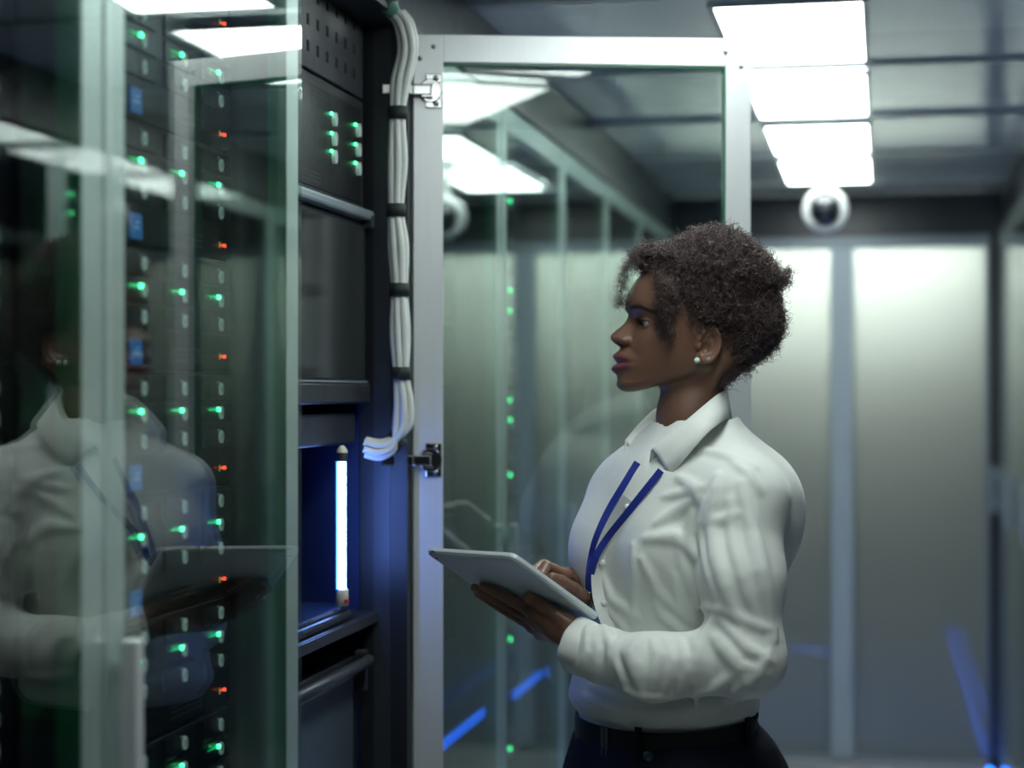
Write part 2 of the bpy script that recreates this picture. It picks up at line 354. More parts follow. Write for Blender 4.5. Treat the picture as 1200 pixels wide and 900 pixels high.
me_chassis = MB().box((-0.62, 0.012, 0.0), (0.0, SW-0.012, SH)).box((-0.004, 0.0, 0.004), (0.001, SW, SH-0.004)).box((0.0, 0.012, SH-0.0014), (0.0022, SW-0.012, SH), 1).mesh('chassis', [M['server'], M['vent']])
me_tag = MB().box((0, 0, 0), (0.002, 0.034, 0.030)).add([(0.0022, 0.008, 0.012), (0.0022, 0.026, 0.012), (0.0022, 0.026, 0.0145), (0.0022, 0.008, 0.0145), (0.0022, 0.013, 0.017), (0.0022, 0.026, 0.0195), (0.0022, 0.026, 0.022), (0.0022, 0.013, 0.0195)], [(0, 1, 2, 3), (4, 5, 6, 7)], 1).mesh('tag', [M['tag'], M['tagmark']])
vb = MB()
for r_ in range(3):
    for c_ in range(11): vb.box((0.0, 0.010*c_, 0.007*r_), (0.0016, 0.010*c_+0.006, 0.007*r_+0.0028))
me_vent = vb.mesh('vent', M['vent'])
def make_server(lit, cols=(0.080, 0.2085, 0.337), full=True):
    s = empty('server')
    link('chassis', me_chassis, s)
    z3 = 0.0445
    for ci, y in enumerate(cols):
        for ri in range(3):
            z = z3 + 0.032*ri + 0.004
            if full: link('drive_caddy', me_caddy, s, (0, y, z))
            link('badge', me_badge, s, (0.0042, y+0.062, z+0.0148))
            on = lit[ci] == ri
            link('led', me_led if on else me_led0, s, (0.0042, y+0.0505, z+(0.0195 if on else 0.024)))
    link('blue_tag', me_tag, s, (0.001, 0.108, 0.006))
    link('vent', me_vent, s, (0.0005, 0.235, 0.012))
    link('amber_light', me_ledy, s, (0.0005, 0.404, 0.021))
    link('status_light', me_ledr, s, (0.001, 0.418, 0.021))
    return s
proto = make_server((1, 1, 1)); used = [False]
TOPROW = 1.939
def fill_near(r_y0, off, n, z_top, phrase, group, xface=-0.062, pr=proto, plain=False):
    for k in range(n):
        if not used[0]: s = pr; used[0] = True
        else: s = copy_tree(pr)
        s.location = (xface, r_y0+off, z_top - 0.150*(k+1) + 0.004)
        if plain:
            for c in [c for c in s.children if c.name.startswith(('status_light', 'amber_light', 'blue_tag'))]: bpy.data.objects.remove(c)
        tag(s, f'drive server, {ORD[k]} from top, {phrase}', 'server', group)
ZT = TOPROW + 0.0345
fill_near(0.0, 1.878, 8, ZT+0.150*1, 'in the closed rack beside the open rack', 'drive servers in the closed rack by the open one')
fill_near(0.0, 1.878-0.63, 7, ZT+0.150*1, 'in the rack at the left edge', 'drive servers in the rack at the left picture edge', plain=True)

# far racks: flatter servers with one column of lights
FW, FH = 0.62, 0.128
me_ch2 = MB().box((-0.6, 0.0, 0.0), (0.0, FW, FH)).box((0.0, 0.02, FH-0.002), (0.002, FW-0.02, FH), 1).mesh('chassis', [M['server'], M['vent']])
me_plate = boxm((0, 0.03, 0.012), (0.004, FW-0.03, FH-0.012)).mesh('face_plate', M['caddy'])
me_led2 = led_mesh('led_far', [M['led'], M['led']], 0.0085, 0)
me_badge2 = ellipse_plate(0.006, 0.012, 0.003, 10).mesh('badge_far', M['badge'])
protos2 = []
for pat in ((1, 0), (1, 1), (0, 0)):
    s = empty('server')
    link('chassis', me_ch2, s); link('face_plate', me_plate, s)
    for j, on in enumerate(pat):
        z = 0.040 + 0.050*j
        link('badge', me_badge2, s, (0.0042, 0.47, z))
        if on: link('led', me_led2, s, (0.0045, 0.452, z+0.012))
    protos2.append([s, False])
def fill_far(rk, width, n, phrase, group, seed, xface=-0.095, z_top=2.06):
    rnd = random.Random(seed)
    for k in range(n):
        pr = protos2[rnd.choice((0, 1, 2, 0, 1))]
        if not pr[1]: s = pr[0]; pr[1] = True
        else: s = copy_tree(pr[0])
        loc = Vector((xface, (width-FW)/2, z_top - 0.136*(k+1)))
        s.matrix_world = Matrix.Translation(rk.location) @ Matrix.Rotation(rk.rotation_euler.z, 4, 'Z') @ Matrix.Translation(loc)
        tag(s, f'flat server, {ORD[k]} from top, {phrase}', 'server', group)
for i, rk in enumerate(far[:4]):
    fill_far(rk, WF-0.004, 11, f'in the {FAR_N[i]} rack beyond the open door', f'servers in the {FAR_N[i]} rack beyond the open door', 11+i)
for i, (y0, rk) in enumerate(RIGHT[:5]):
    fill_far(rk, RW-0.004, 10, f'{ORD[i]} right-hand rack from the frosted doors', f'servers in the {ORD[i]} right-hand rack', 31+i)
# ------------------------------------------------------------------ the open rack: door swung out
HIN = Vector((0.004, YC+0.590, 0)); FREE = P(880, 460, 3.205)
ang = math.atan2(FREE.y-HIN.y, FREE.x-HIN.x); DW = Vector((FREE.x-HIN.x, FREE.y-HIN.y)).length
# local door frame: x runs from hinge to free edge, -y faces the viewer
dz1 = 2.132; dz0 = 0.08; fwl, fwr, fwt = 0.053, 0.046, 0.049; dth = 0.024
door = MB()
door.box((0, 0, dz0), (fwl, dth, dz1), 0, 0.0015).box((DW-fwr, 0, dz0), (DW, dth, dz1), 0, 0.0015) \
    .box((fwl, 0.0005, dz1-fwt), (DW-fwr, dth, dz1), 0, 0.001).box((fwl, 0.0005, dz0), (DW-fwr, dth, dz0+fwt), 0, 0.001)
dor = door.build('door', M['alu'], RC)
dor.matrix_world = Matrix.Translation(HIN) @ Matrix.Rotation(ang, 4, 'Z')
inv = dor.matrix_world.copy()
dor.matrix_parent_inverse = Matrix.Identity(4)
dor.location = HIN - RC.location; dor.rotation_euler = (0, 0, ang)
boxm((0.004, dth, dz0+0.004), (DW-0.004, dth+0.006, dz1-0.004)).build('glass_pane', M['glass'], dor)
MB().box((fwl, 0.003, dz1-fwt-0.004), (DW-fwr, 0.02, dz1-fwt)).box((fwl, 0.003, dz0+fwt), (DW-fwr, 0.02, dz0+fwt+0.004)) \
    .box((DW-fwr-0.003, 0.003, dz0+fwt+0.004), (DW-fwr, 0.02, dz1-fwt-0.004)).build('edge_reflection', M['edge_reflection'], dor)
def zrow(py, zc): return CAM.z - (py-HORIZON)/FPX*zc
for x, py in ((0.036, 56), (0.012, 70), (DW-0.046, 57), (DW-0.018, 74)):
    z = zrow(py, 3.17)
    MB().lathe([(0.0001, 0.0022), (0.0030, 0.0020), (0.0042, 0.0)], (x, 0, z), (0, -1, 0), 12).build('screw', M['screw'], dor, True)
def hinge(py):
    z = zrow(py, 3.16); h = empty('hinge'); h.parent = dor; h.location = (0, 0, z)
    b = MB()
    b.box((0.022, -0.004, -0.030), (0.050, 0.0, -0.014), 0, 0.0015).box((0.022, -0.004, 0.014), (0.050, 0.0, 0.030), 0, 0.0015).box((0.030, -0.003, -0.014), (0.050, 0.0, 0.014))
    b.lathe([(0.021, 0.0), (0.021, 0.004), (0.019, 0.006), (0.016, 0.006), (0.015, -0.002), (0.0001, -0.002)], (0.030, 0, 0), (0, -1, 0), 28)
    b.build('hinge_cup', M['chrome'], dor, False).location = (0, 0, z)
    a = MB().box((-0.002, -0.016, -0.010), (0.032, -0.005, 0.010), 0, 0.003).box((0.014, -0.017, -0.013), (0.034, -0.008, -0.009), 0, 0.001).box((0.014, -0.017, 0.009), (0.034, -0.008, 0.013), 0, 0.001)
    a.box((-0.055, -0.020, -0.009), (0.000, -0.008, 0.009), 0, 0.002)
    a.build('hinge_arm', M['chrome'], dor).location = (0, 0, z)
    for zz in (-0.022, 0.022):
        MB().lathe([(0.0001, 0.003), (0.004, 0.0028), (0.0055, 0.0)], (0.040, -0.004, zz), (0, -1, 0), 12).build('hinge_screw', M['chrome'], dor, True).location = (0, 0, z)
    bpy.data.objects.remove(h)
hinge(107); hinge(539)

# ------------------------------------------------------------------ contents of the open rack
XF = -0.075
Y0, Y1 = YC+0.030, YC+0.548
def zat(py, px=410): return on_plane_x(px, py, XF).z
zp0, zp1 = zat(108), 2.14
# the inner lining of the bay and the far post that carries the cables
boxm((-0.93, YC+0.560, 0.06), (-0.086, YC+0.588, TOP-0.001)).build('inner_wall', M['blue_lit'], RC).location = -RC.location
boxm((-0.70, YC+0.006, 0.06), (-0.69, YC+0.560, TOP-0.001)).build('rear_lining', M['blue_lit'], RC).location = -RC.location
boxm((-0.060, YC+0.5605, 0.06), (-0.030, YC+0.5615, TOP-0.002)).build('post_edge', M['rack_grey'], RC).location = -RC.location
boxm((-0.085, YC+0.5616, 0.06), (0.001, YC+0.5875, TOP-0.002)).build('light_block_post', M['rack'], RC).location = -RC.location  # added to stop lamp light reaching the door's hinge edge
# perforated blank panel
t = empty('blank_panel', (XF, Y0, zp0)); Wc = Y1-Y0; Hc = zp1-zp0
boxm((-0.02, 0, 0), (0, Wc, Hc), 0.002).build('plate', M['rack_grey'], t)
hm = boxm((-0.001, -0.006, -0.0085), (0.0007, 0.006, 0.0085)).mesh('hole', M['hole'])
for zz in (0.036, 0.078, 0.120):
    for k in range(9): link('hole', hm, t, (0, 0.055+0.051*k, zz))
tag(t, 'black perforated blanking panel at the top of the open rack', 'panel')
# server with six green lights
zs0 = zat(243); Hs = zp0-zs0-0.004
t = empty('server', (XF, Y0, zs0))
MB().box((-0.6, 0, 0), (0, Wc, Hs), 0, 0.003).build('chassis', M['rack_grey'], t)
boxm((-0.001, 0.02, 0.012), (0.002, Wc-0.02, Hs-0.016), 0.001).build('face_plate', M['caddy'], t)
mb6 = ellipse_plate(0.0085, 0.0115, 0.006, 14).mesh('button', M['badge'])
ml6 = led_mesh('led6', [M['led'], M['led']], 0.0045, 0)
for px, pys in ((389, (140, 163, 184)), (417, (153, 176, 198))):
    for py in pys:
        q = on_plane_x(px, py, XF); link('button', mb6, t, (0.002, q.y-Y0, q.z-zs0))
        q = on_plane_x(px-3, py-7, XF); link('led', ml6, t, (0.002, q.y-Y0, q.z-zs0))
link('vent', me_vent, t, (0.001, 0.22, Hs-0.035)); link('vent', me_vent, t, (0.001, 0.16, 0.02))
tag(t, 'charcoal server with six pale buttons below the perforated panel', 'server')
# pull-out console: pale lip, tilted dark screen, chin bar
zl = zs0; zm0 = zat(447); zm1 = zat(256)
t = empty('console_screen', (XF, Y0, zm0)); Hm = zm1-zm0; Wm = Wc+0.004
boxm((-0.05, 0, -0.038), (0.004, Wm, Hm), 0.004).build('bezel', M['rack'], t)
boxm((0.002, 0.010, 0.004), (0.006, Wm-0.010, Hm-0.010), 0.001).build('screen', M['screen'], t)
boxm((0.000, 0.0, -0.002), (0.0075, Wm, 0.0012)).build('trim_line', M['alu_dark'], t)
boxm((-0.02, 0.0, -0.036), (0.012, Wm, -0.004), 0.003).build('chin', M['rack_grey'], t)
MB().box((-0.03, 0, Hm+0.002), (0.020, Wm, Hm+0.020), 0, 0.005).build('top_lip', M['alu_dark'], t)
MB().box((0.002, Wm-0.022, Hm-0.012), (0.022, Wm-0.006, Hm+0.012), 0, 0.003).build('latch', M['rack_grey'], t)
tag(t, 'dark blank console screen with a grey lip in the open rack', 'screen')
# box under the screen
zb1, zb0 = zat(484), zat(521)
t = empty('rack_box', (XF-0.012, Y0, zb0))
boxm((-0.5, 0, 0), (0, Wc-0.006, zb1-zb0), 0.003).build('body', M['rack_grey'], t)
boxm((0.0, 0.01, 0.004), (0.002, Wc-0.016, zb1-zb0-0.004)).build('face_plate', M['rack_grey'], t)
tag(t, 'plain charcoal box under the console screen in the open rack', 'equipment box')
# shelf with drawer below the blue bay
zsh = 1.118
t = empty('shelf', (XF+0.02, Y0, zsh))
boxm((-0.6, 0, -0.022), (0, Wc+0.012, 0), 0.002).build('board', M['rack'], t)
boxm((-0.001, 0, -0.020), (0.003, Wc+0.012, -0.002), 0.001).build('front_edge', M['rack_grey'], t)
tag(t, 'black shelf board carrying the glossy tray in the open rack', 'shelf')
tr = empty('glossy_tray', (XF+0.015, Y0+0.01, zsh+0.001))
MB().box((-0.42, 0.0, 0.0), (0.0, 0.40, 0.016), 0, 0.006).build('base', M['rack'], tr)
boxm((-0.41, 0.006, 0.0165), (-0.006, 0.394, 0.026), 0.004).build('lid', mat('blue_gloss', (0.03, 0.06, 0.18), 0.08, noise=0.03, coat=0.6), tr)
tag(tr, 'thin glossy tray shining blue under the tube lamp', 'tray')
dw = empty('drawer', (XF-0.005, Y0+0.012, 0.55))
Hd = 1.075-0.55
boxm((-0.55, 0, 0), (0, Wc-0.03, Hd-0.03), 0.003).build('body', M['rack'], dw)
boxm((0, 0.01, 0.02), (0.006, Wc-0.075, Hd-0.06), 0.002).build('front', mat('slate_panel', (0.05, 0.07, 0.09), 0.35, noise=0.08), dw)
MB().tube([(0.012, 0.0, Hd-0.035), (0.030, 0.01, Hd-0.035), (0.030, Wc-0.06, Hd-0.035), (0.012, Wc-0.05, Hd-0.035)], 0.010, 10).build('handle', M['rack_grey'], dw, True)
boxm((0.0, Wc-0.052, Hd-0.09), (0.022, Wc-0.036, Hd-0.02), 0.003).build('bracket', M['rack_grey'], dw)
tag(dw, 'dark drawer with a bar handle at the bottom of the open rack', 'drawer')
# blue tube lamp standing in the bay
lb = P(401, 721, 2.985); lt = P(401, 522, 2.985)
t = empty('tube_lamp', (lb.x, lb.y, zsh+0.027)); Ht = lt.z - (zsh+0.027)
MB().lathe([(0.0001, 0.0), (0.0105, 0.0), (0.0105, 0.026), (0.009, 0.028), (0.0001, 0.028)], (0, 0, 0), (0, 0, 1), 16).build('foot_cap', M['tube_cap'], t, True)
boxm((0.004, -0.0085, 0.005), (0.0115, 0.001, 0.011)).build('red_mark', M['red_paint'], t)
boxm((-0.0065, -0.0150, 0.028), (-0.0045, 0.0150, Ht-0.026)).build('halo_plate', M['tube_halo'], t)  # wider glowing strip standing for the halo around the tube
MB().tube([(0, 0, 0.028), (0, 0, Ht-0.026)], 0.0062, 16).build('tube', M['tube'], t, True)
MB().lathe([(0.0085, Ht-0.027), (0.0085, Ht-0.012), (0.0001, Ht-0.012)], (0, 0, 0), (0, 0, 1), 16).build('collar', M['strap'], t, True)
MB().lathe([(0.0095, Ht-0.012), (0.008, Ht-0.006), (0.003, Ht), (0.0001, Ht)], (0, 0, 0), (0, 0, 1), 16).build('top_cap', M['tube_cap'], t, True)
tag(t, 'glowing blue tube lamp standing upright in the open rack', 'lamp')

# bundle of white cables, strapped
def cr(pts, n):
    out = []; Q = [pts[0]] + list(pts) + [pts[-1]]
    for i in range(1, len(Q)-2):
        a, b, c, d = Q[i-1], Q[i], Q[i+1], Q[i+2]
        for k in range(n):
            u = k/n; out.append(0.5*((2*b)+(-a+c)*u+(2*a-5*b+4*c-d)*u*u+(-a+3*b-3*c+d)*u**3))
    out.append(Q[-2]); return out
cpx = [(463, 14), (474, 30), (478, 60), (470, 95), (466, 132), (466, 190), (464, 246), (467, 290), (468, 339), (469, 390), (470, 437), (473, 470), (471, 500), (462, 519), (446, 527), (428, 524)]
cb = empty('cable_bundle', P(466, 520, 3.05)); tag(cb, 'bundle of white cables strapped along the open rack post', 'cables')
strap_i = [4, 6, 8, 10, 13]
for k in range(7):
    a = 2*PI*k/6; rr = 0.0 if k == 6 else 1.0
    pts = []
    for i, (x, y) in enumerate(cpx):
        tight = 0.0085 if i in strap_i else 0.0125
        c = P(x, y, 3.045)
        if i > 12: c = P(x, y, 3.045 - 0.002*(i-12))
        aa = a + 0.16*i
        dx, dy = math.cos(aa)*tight*rr, math.sin(aa)*tight*0.8*rr
        if i >= 13: q = c + Vector((0.0, dy, dx))
        else: q = c + Vector((dx, dy, 0))
        pts.append(q - cb.location)
    MB().tube(cr(pts, 5), 0.0062, 8).build('cable', M['white_cable'], cb, True)
for i in strap_i:
    c0 = P(cpx[i][0], cpx[i][1]-7, 3.045) - cb.location; c1 = P(cpx[i][0], cpx[i][1]+8, 3.045) - cb.location
    if i == 13: c0 = P(467, 512, 3.05)-cb.location; c1 = P(457, 524, 3.06)-cb.location
    MB().tube([c0, c1], 0.0172, 14).build('strap', M['strap'], cb, True)
gl = P(456, 6, 3.03); g = empty('cable_gland', gl); g.rotation_euler = (0, 0, 0)
MB().lathe([(0.0001, -0.018), (0.012, -0.018), (0.013, -0.006), (0.016, -0.005), (0.016, 0.006), (0.012, 0.008), (0.009, 0.03), (0.0001, 0.03)], (0, 0, 0), (-0.55, 0, 0.8), 12).build('body', mat('teal_plastic', (0.10, 0.25, 0.20), 0.4, noise=0.1), g, True)
MB().lathe([(0.0185, -0.003), (0.0185, 0.004), (0.016, 0.006), (0.016, -0.005), (0.0185, -0.003)], (0, 0, 0), (-0.55, 0, 0.8), 6).build('nut', M['vent'], g)
tag(g, 'small teal cable gland above the white cable bundle', 'cable gland')

# blue light bars inside the far racks, and a pale glass shelf edge
for rk, a, b, lab in ((far[0], (505, 884), (587, 825), 'blue light bar behind glass in the first rack beyond the open door'),
                      (far[1], (601, 816), (633, 793), 'blue light bar behind glass in the second rack beyond the open door'),
                      (far[1], (639, 789), (655, 778), 'tiny end piece of blue light bar behind the rack glass by her hand')):
    qa, qb = on_plane_x(*a, -0.030), on_plane_x(*b, -0.030); L = (qb-qa).length
    o = empty('light_bar', qa); d = (qb-qa); o.rotation_euler = (0, -math.atan2(d.z, d.y)*0, 0)
    MB().box((-0.008, 0, -0.011), (-0.001, d.y, 0.011)).build('rail', M['rack_grey'], o)
    MB().box((-0.001, 0.002, -0.009), (0.005, d.y-0.002, 0.009)).build('strip', M['bluestrip'], o)
    tag(o, lab, 'light bar')
# ------------------------------------------------------------------ implicit-surface modelling (for the figure)
MC = Matrix(((cy, 0, -sy, CAM.x), (sy, 0, cy, CAM.y), (0, 1, 0, CAM.z), (0, 0, 0, 1)))   # (right, up, ahead) -> world
MCn = np.array(MC)
def cpt(px, py, z): return np.array([(px-600)/FPX*z, (HORIZON-py)/FPX*z, z])
def to_world(v): return v @ MCn[:3, :3].T + MCn[:3, 3]
def smin(a, b, k):
    h = np.clip(0.5 + 0.5*(b-a)/k, 0, 1); return b*(1-h) + a*h - k*h*(1-h)
def smax(a, b, k): return -smin(-a, -b, k)
def sd_cone(Pn, a, b, ra, rb):
    a = np.asarray(a, np.float32); b = np.asarray(b, np.float32); ab = b-a
    t = np.clip(((Pn-a) @ ab) / max(float(ab @ ab), 1e-12), 0, 1)
    q = Pn - (a + t[:, None]*ab)
    return np.sqrt(np.einsum('ij,ij->i', q, q)) - (ra + (rb-ra)*t)
def sd_ell(Pn, c, r, R=None):
    q = Pn - np.asarray(c, np.float32)
    if R is not None: q = q @ np.asarray(R, np.float32)
    q1 = q/np.asarray(r, np.float32); k0 = np.sqrt((q1*q1).sum(1)); q2 = q1/np.asarray(r, np.float32); k1 = np.sqrt((q2*q2).sum(1)) + 1e-9
    return k0*(k0-1)/k1
def chain(Pn, pts, rs, k=0.0):
    d = None
    for i in range(len(pts)-1):
        e = sd_cone(Pn, pts[i], pts[i+1], rs[i], rs[i+1]); d = e if d is None else (smin(d, e, k) if k else np.minimum(d, e))
    return d
def surface_nets(fun, lo, hi, h):
    lo = np.asarray(lo, float); n = np.maximum(2, np.ceil((np.asarray(hi, float)-lo)/h).astype(int)+1)
    ax = [(lo[i] + h*np.arange(n[i])).astype(np.float32) for i in range(3)]
    V = np.empty(tuple(n), np.float32)
    step = max(1, int(400000/(n[1]*n[2])))
    for i in range(0, n[0], step):
        g = np.stack(np.meshgrid(ax[0][i:i+step], ax[1], ax[2], indexing='ij'), -1).reshape(-1, 3)
        V[i:i+step] = fun(g).reshape(-1, n[1], n[2])
    ins = V < 0
    c = n - 1
    acc = np.zeros(tuple(c)+(3,), np.float32); cnt = np.zeros(tuple(c), np.float32)
    sl = lambda o, m: slice(o, o+m)
    for d in range(3):
        e = [0, 0, 0]; e[d] = 1
        oth = [k for k in range(3) if k != d]
        for o1 in (0, 1):
            for o2 in (0, 1):
                o = [0, 0, 0]; o[oth[0]] = o1; o[oth[1]] = o2
                A = V[sl(o[0], c[0]), sl(o[1], c[1]), sl(o[2], c[2])]
                B = V[sl(o[0]+e[0], c[0]), sl(o[1]+e[1], c[1]), sl(o[2]+e[2], c[2])]
                x = (A < 0) != (B < 0)
                t = np.where(x, A/np.where(x, A-B, 1), 0)
                for k in range(3):
                    acc[..., k] += np.where(x, (t if k == d else o[k]), 0)
                cnt += x
    act = cnt > 0
    idx = -np.ones(tuple(c), np.int64); idx[act] = np.arange(act.sum())
    cells = np.argwhere(act)
    vert = (acc[act]/cnt[act][:, None] + cells)*h + lo
    quads = []
    for d in range(3):
        a, b = [(1, 2), (2, 0), (0, 1)][d]
        S = [slice(1, n[k]-1) for k in range(3)]; S[d] = slice(0, n[d]-1)
        S2 = list(S); S2[d] = slice(1, n[d])
        A = ins[tuple(S)]; B = ins[tuple(S2)]; x = A != B
        loc = np.argwhere(x) + np.array([0 if k == d else 1 for k in range(3)])
        fl_ = A[x]
        def cell(da, db):
            q = loc.copy(); q[:, a] -= da; q[:, b] -= db; return idx[q[:, 0], q[:, 1], q[:, 2]]
        Q = np.stack([cell(1, 1), cell(0, 1), cell(0, 0), cell(1, 0)], 1)
        Q = np.where(fl_[:, None], Q, Q[:, ::-1]); quads.append(Q)
    Q = np.concatenate(quads); Q = Q[(Q >= 0).all(1)]
    return vert, Q
def np_mesh(name, v, q, mats, smooth=True, cols=None):
    me = bpy.data.meshes.new(name); me.vertices.add(len(v)); me.vertices.foreach_set('co', np.asarray(v, np.float32).ravel())
    k = q.shape[1]; me.loops.add(q.size); me.polygons.add(len(q))
    me.loops.foreach_set('vertex_index', np.asarray(q, np.int32).ravel())
    me.polygons.foreach_set('loop_start', np.arange(0, q.size, k, dtype=np.int32))
    try: me.polygons.foreach_set('loop_total', np.full(len(q), k, np.int32))
    except Exception: pass
    for m in (mats if isinstance(mats, (list, tuple)) else [mats]): me.materials.append(m)
    me.polygons.foreach_set('use_smooth', np.full(len(q), smooth))
    if cols is not None:
        at = me.color_attributes.new('Col', 'FLOAT_COLOR', 'POINT'); at.data.foreach_set('color', np.asarray(cols, np.float32).ravel())
    me.update(); me.validate(); return me
_perm = RNG.random((64, 64, 64)).astype(np.float32)
def vnoise(Pn, s):
    q = np.asarray(Pn, np.float32)*s; i = np.floor(q).astype(int); f = q-i; f = f*f*(3-2*f); o = 0
    for dx in (0, 1):
        for dy in (0, 1):
            for dz in (0, 1):
                w = (f[:, 0] if dx else 1-f[:, 0])*(f[:, 1] if dy else 1-f[:, 1])*(f[:, 2] if dz else 1-f[:, 2])
                o = o + w*_perm[(i[:, 0]+dx) % 64, (i[:, 1]+dy) % 64, (i[:, 2]+dz) % 64]
    return o*2-1
def relax(v, q, it=2, lam=0.5):
    e = np.concatenate([q[:, [0, 1]], q[:, [1, 2]], q[:, [2, 3]], q[:, [3, 0]]]); n = len(v); v = np.asarray(v, float).copy()
    deg = np.bincount(e[:, 0], minlength=n) + np.bincount(e[:, 1], minlength=n)
    for _ in range(it):
        s = np.stack([np.bincount(e[:, 0], v[e[:, 1], k], n) + np.bincount(e[:, 1], v[e[:, 0], k], n) for k in range(3)], 1)
        v += lam*(s/np.maximum(deg, 1)[:, None] - v)
    return v
def table(pts):
    pts = sorted(pts); x = np.array([p[0] for p in pts], float); y = np.array([p[1:] for p in pts], float)
    m = np.gradient(y, x, axis=0); xs = np.linspace(x[0], x[-1], 600); k = np.clip(np.searchsorted(x, xs)-1, 0, len(x)-2)
    hh = x[k+1]-x[k]; t = ((xs-x[k])/hh)[:, None]; hh = hh[:, None]
    ys = (2*t**3-3*t**2+1)*y[k] + (t**3-2*t**2+t)*hh*m[k] + (-2*t**3+3*t**2)*y[k+1] + (t**3-t**2)*hh*m[k+1]
    return lambda v: [np.interp(v, xs, ys[:, j]).astype(np.float32) for j in range(ys.shape[1])]

# ------------------------------------------------------------------ materials of the figure
def skin_mat():
    m, nt, b = nt_new('brown_skin')
    at = nt.nodes.new('ShaderNodeVertexColor'); at.layer_name = 'Col'
    nz = nt.nodes.new('ShaderNodeTexNoise'); nz.inputs['Scale'].default_value = 90; nz.inputs['Detail'].default_value = 5
    mx = nt.nodes.new('ShaderNodeMix'); mx.data_type = 'RGBA'; mx.blend_type = 'MULTIPLY'; mx.inputs[0].default_value = 0.25
    nt.links.new(at.outputs['Color'], mx.inputs[6]); nt.links.new(nz.outputs['Color'], mx.inputs[7]); nt.links.new(mx.outputs[2], b.inputs['Base Color'])
    b.inputs['Roughness'].default_value = 0.42; b.inputs['Subsurface Weight'].default_value = 0.12; b.inputs['Subsurface Radius'].default_value = (0.012, 0.004, 0.002)
    bp = nt.nodes.new('ShaderNodeBump'); bp.inputs['Strength'].default_value = 0.06; bp.inputs['Distance'].default_value = 0.001
    n2 = nt.nodes.new('ShaderNodeTexNoise'); n2.inputs['Scale'].default_value = 500
    nt.links.new(n2.outputs['Fac'], bp.inputs['Height']); nt.links.new(bp.outputs['Normal'], b.inputs['Normal'])
    return m
M['skin'] = skin_mat()
SKIN = np.array([0.205, 0.105, 0.070, 1.0]); LIPC = np.array([0.17, 0.050, 0.055, 1.0]); BROW = np.array([0.018, 0.012, 0.012, 1.0]); PALM = np.array([0.34, 0.17, 0.10, 1.0])
def shirt_mat():
    m, nt, b = nt_new('white_cotton')
    b.inputs['Base Color'].default_value = (0.74, 0.77, 0.74, 1); b.inputs['Roughness'].default_value = 0.7; b.inputs['Sheen Weight'].default_value = 0.2
    b.inputs['Specular IOR Level'].default_value = 0.25
    tc = nt.nodes.new('ShaderNodeTexCoord')
    n1 = nt.nodes.new('ShaderNodeTexNoise'); n1.inputs['Scale'].default_value = 26; n1.inputs['Detail'].default_value = 3; n1.inputs['Distortion'].default_value = 0.8
    nt.links.new(tc.outputs['Object'], n1.inputs['Vector'])
    bp = nt.nodes.new('ShaderNodeBump'); bp.inputs['Strength'].default_value = 0.28; bp.inputs['Distance'].default_value = 0.004
    n2 = nt.nodes.new('ShaderNodeTexNoise'); n2.noise_type = 'RIDGED_MULTIFRACTAL'; n2.inputs['Scale'].default_value = 8.0; n2.inputs['Detail'].default_value = 1.5
    n2.inputs['Distortion'].default_value = 0.9; n2.inputs['Roughness'].default_value = 0.45
    mp = nt.nodes.new('ShaderNodeMapping'); mp.inputs['Scale'].default_value = (1.0, 1.0, 0.7); mp.inputs['Rotation'].default_value = (0.5, 0.3, 0.8)
    nt.links.new(tc.outputs['Object'], mp.inputs['Vector']); nt.links.new(mp.outputs['Vector'], n2.inputs['Vector'])
    b2 = nt.nodes.new('ShaderNodeBump'); b2.inputs['Strength'].default_value = 0.42; b2.inputs['Distance'].default_value = 0.010
    nt.links.new(n2.outputs['Fac'], b2.inputs['Height']); nt.links.new(b2.outputs['Normal'], bp.inputs['Normal'])
    nt.links.new(n1.outputs['Fac'], bp.inputs['Height']); nt.links.new(bp.outputs['Normal'], b.inputs['Normal'])
    return m
M['shirt'] = shirt_mat()
M['trouser'] = mat('navy_trouser_cloth', (0.007, 0.009, 0.022), 0.8, noise=0.2, scale=150, bump=0.15, spec=0.2)
M['belt'] = mat('black_leather', (0.008, 0.008, 0.010), 0.4, noise=0.2, scale=120, bump=0.15)
M['lanyard'] = mat('blue_ribbon', (0.010, 0.030, 0.30), 0.6, noise=0.12, scale=300, bump=0.1)
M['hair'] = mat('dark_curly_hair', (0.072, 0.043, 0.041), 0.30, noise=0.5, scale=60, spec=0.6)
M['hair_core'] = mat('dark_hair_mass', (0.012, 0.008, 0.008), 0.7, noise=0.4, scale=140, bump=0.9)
M['eye_white'] = mat('eye_white', (0.36, 0.36, 0.37), 0.15, noise=0.03, coat=0.6)
M['iris'] = mat('brown_iris', (0.03, 0.014, 0.008), 0.1, noise=0.2, scale=300, coat=0.8)
M['pearl'] = mat('pale_pearl', (0.65, 0.82, 0.72), 0.12, noise=0.03, coat=0.6)
M['shoe'] = mat('black_shoe', (0.01, 0.01, 0.012), 0.35, noise=0.1)
M['tab_back'] = mat('tablet_aluminium', (0.70, 0.77, 0.81), 0.32, 0.12, noise=0.03, scale=60)
M['tab_white'] = mat('white_bezel', (0.75, 0.77, 0.77), 0.2, noise=0.02)
M['tab_screen'] = mat('dark_glass_screen', (0.012, 0.014, 0.018), 0.06, noise=0.02)

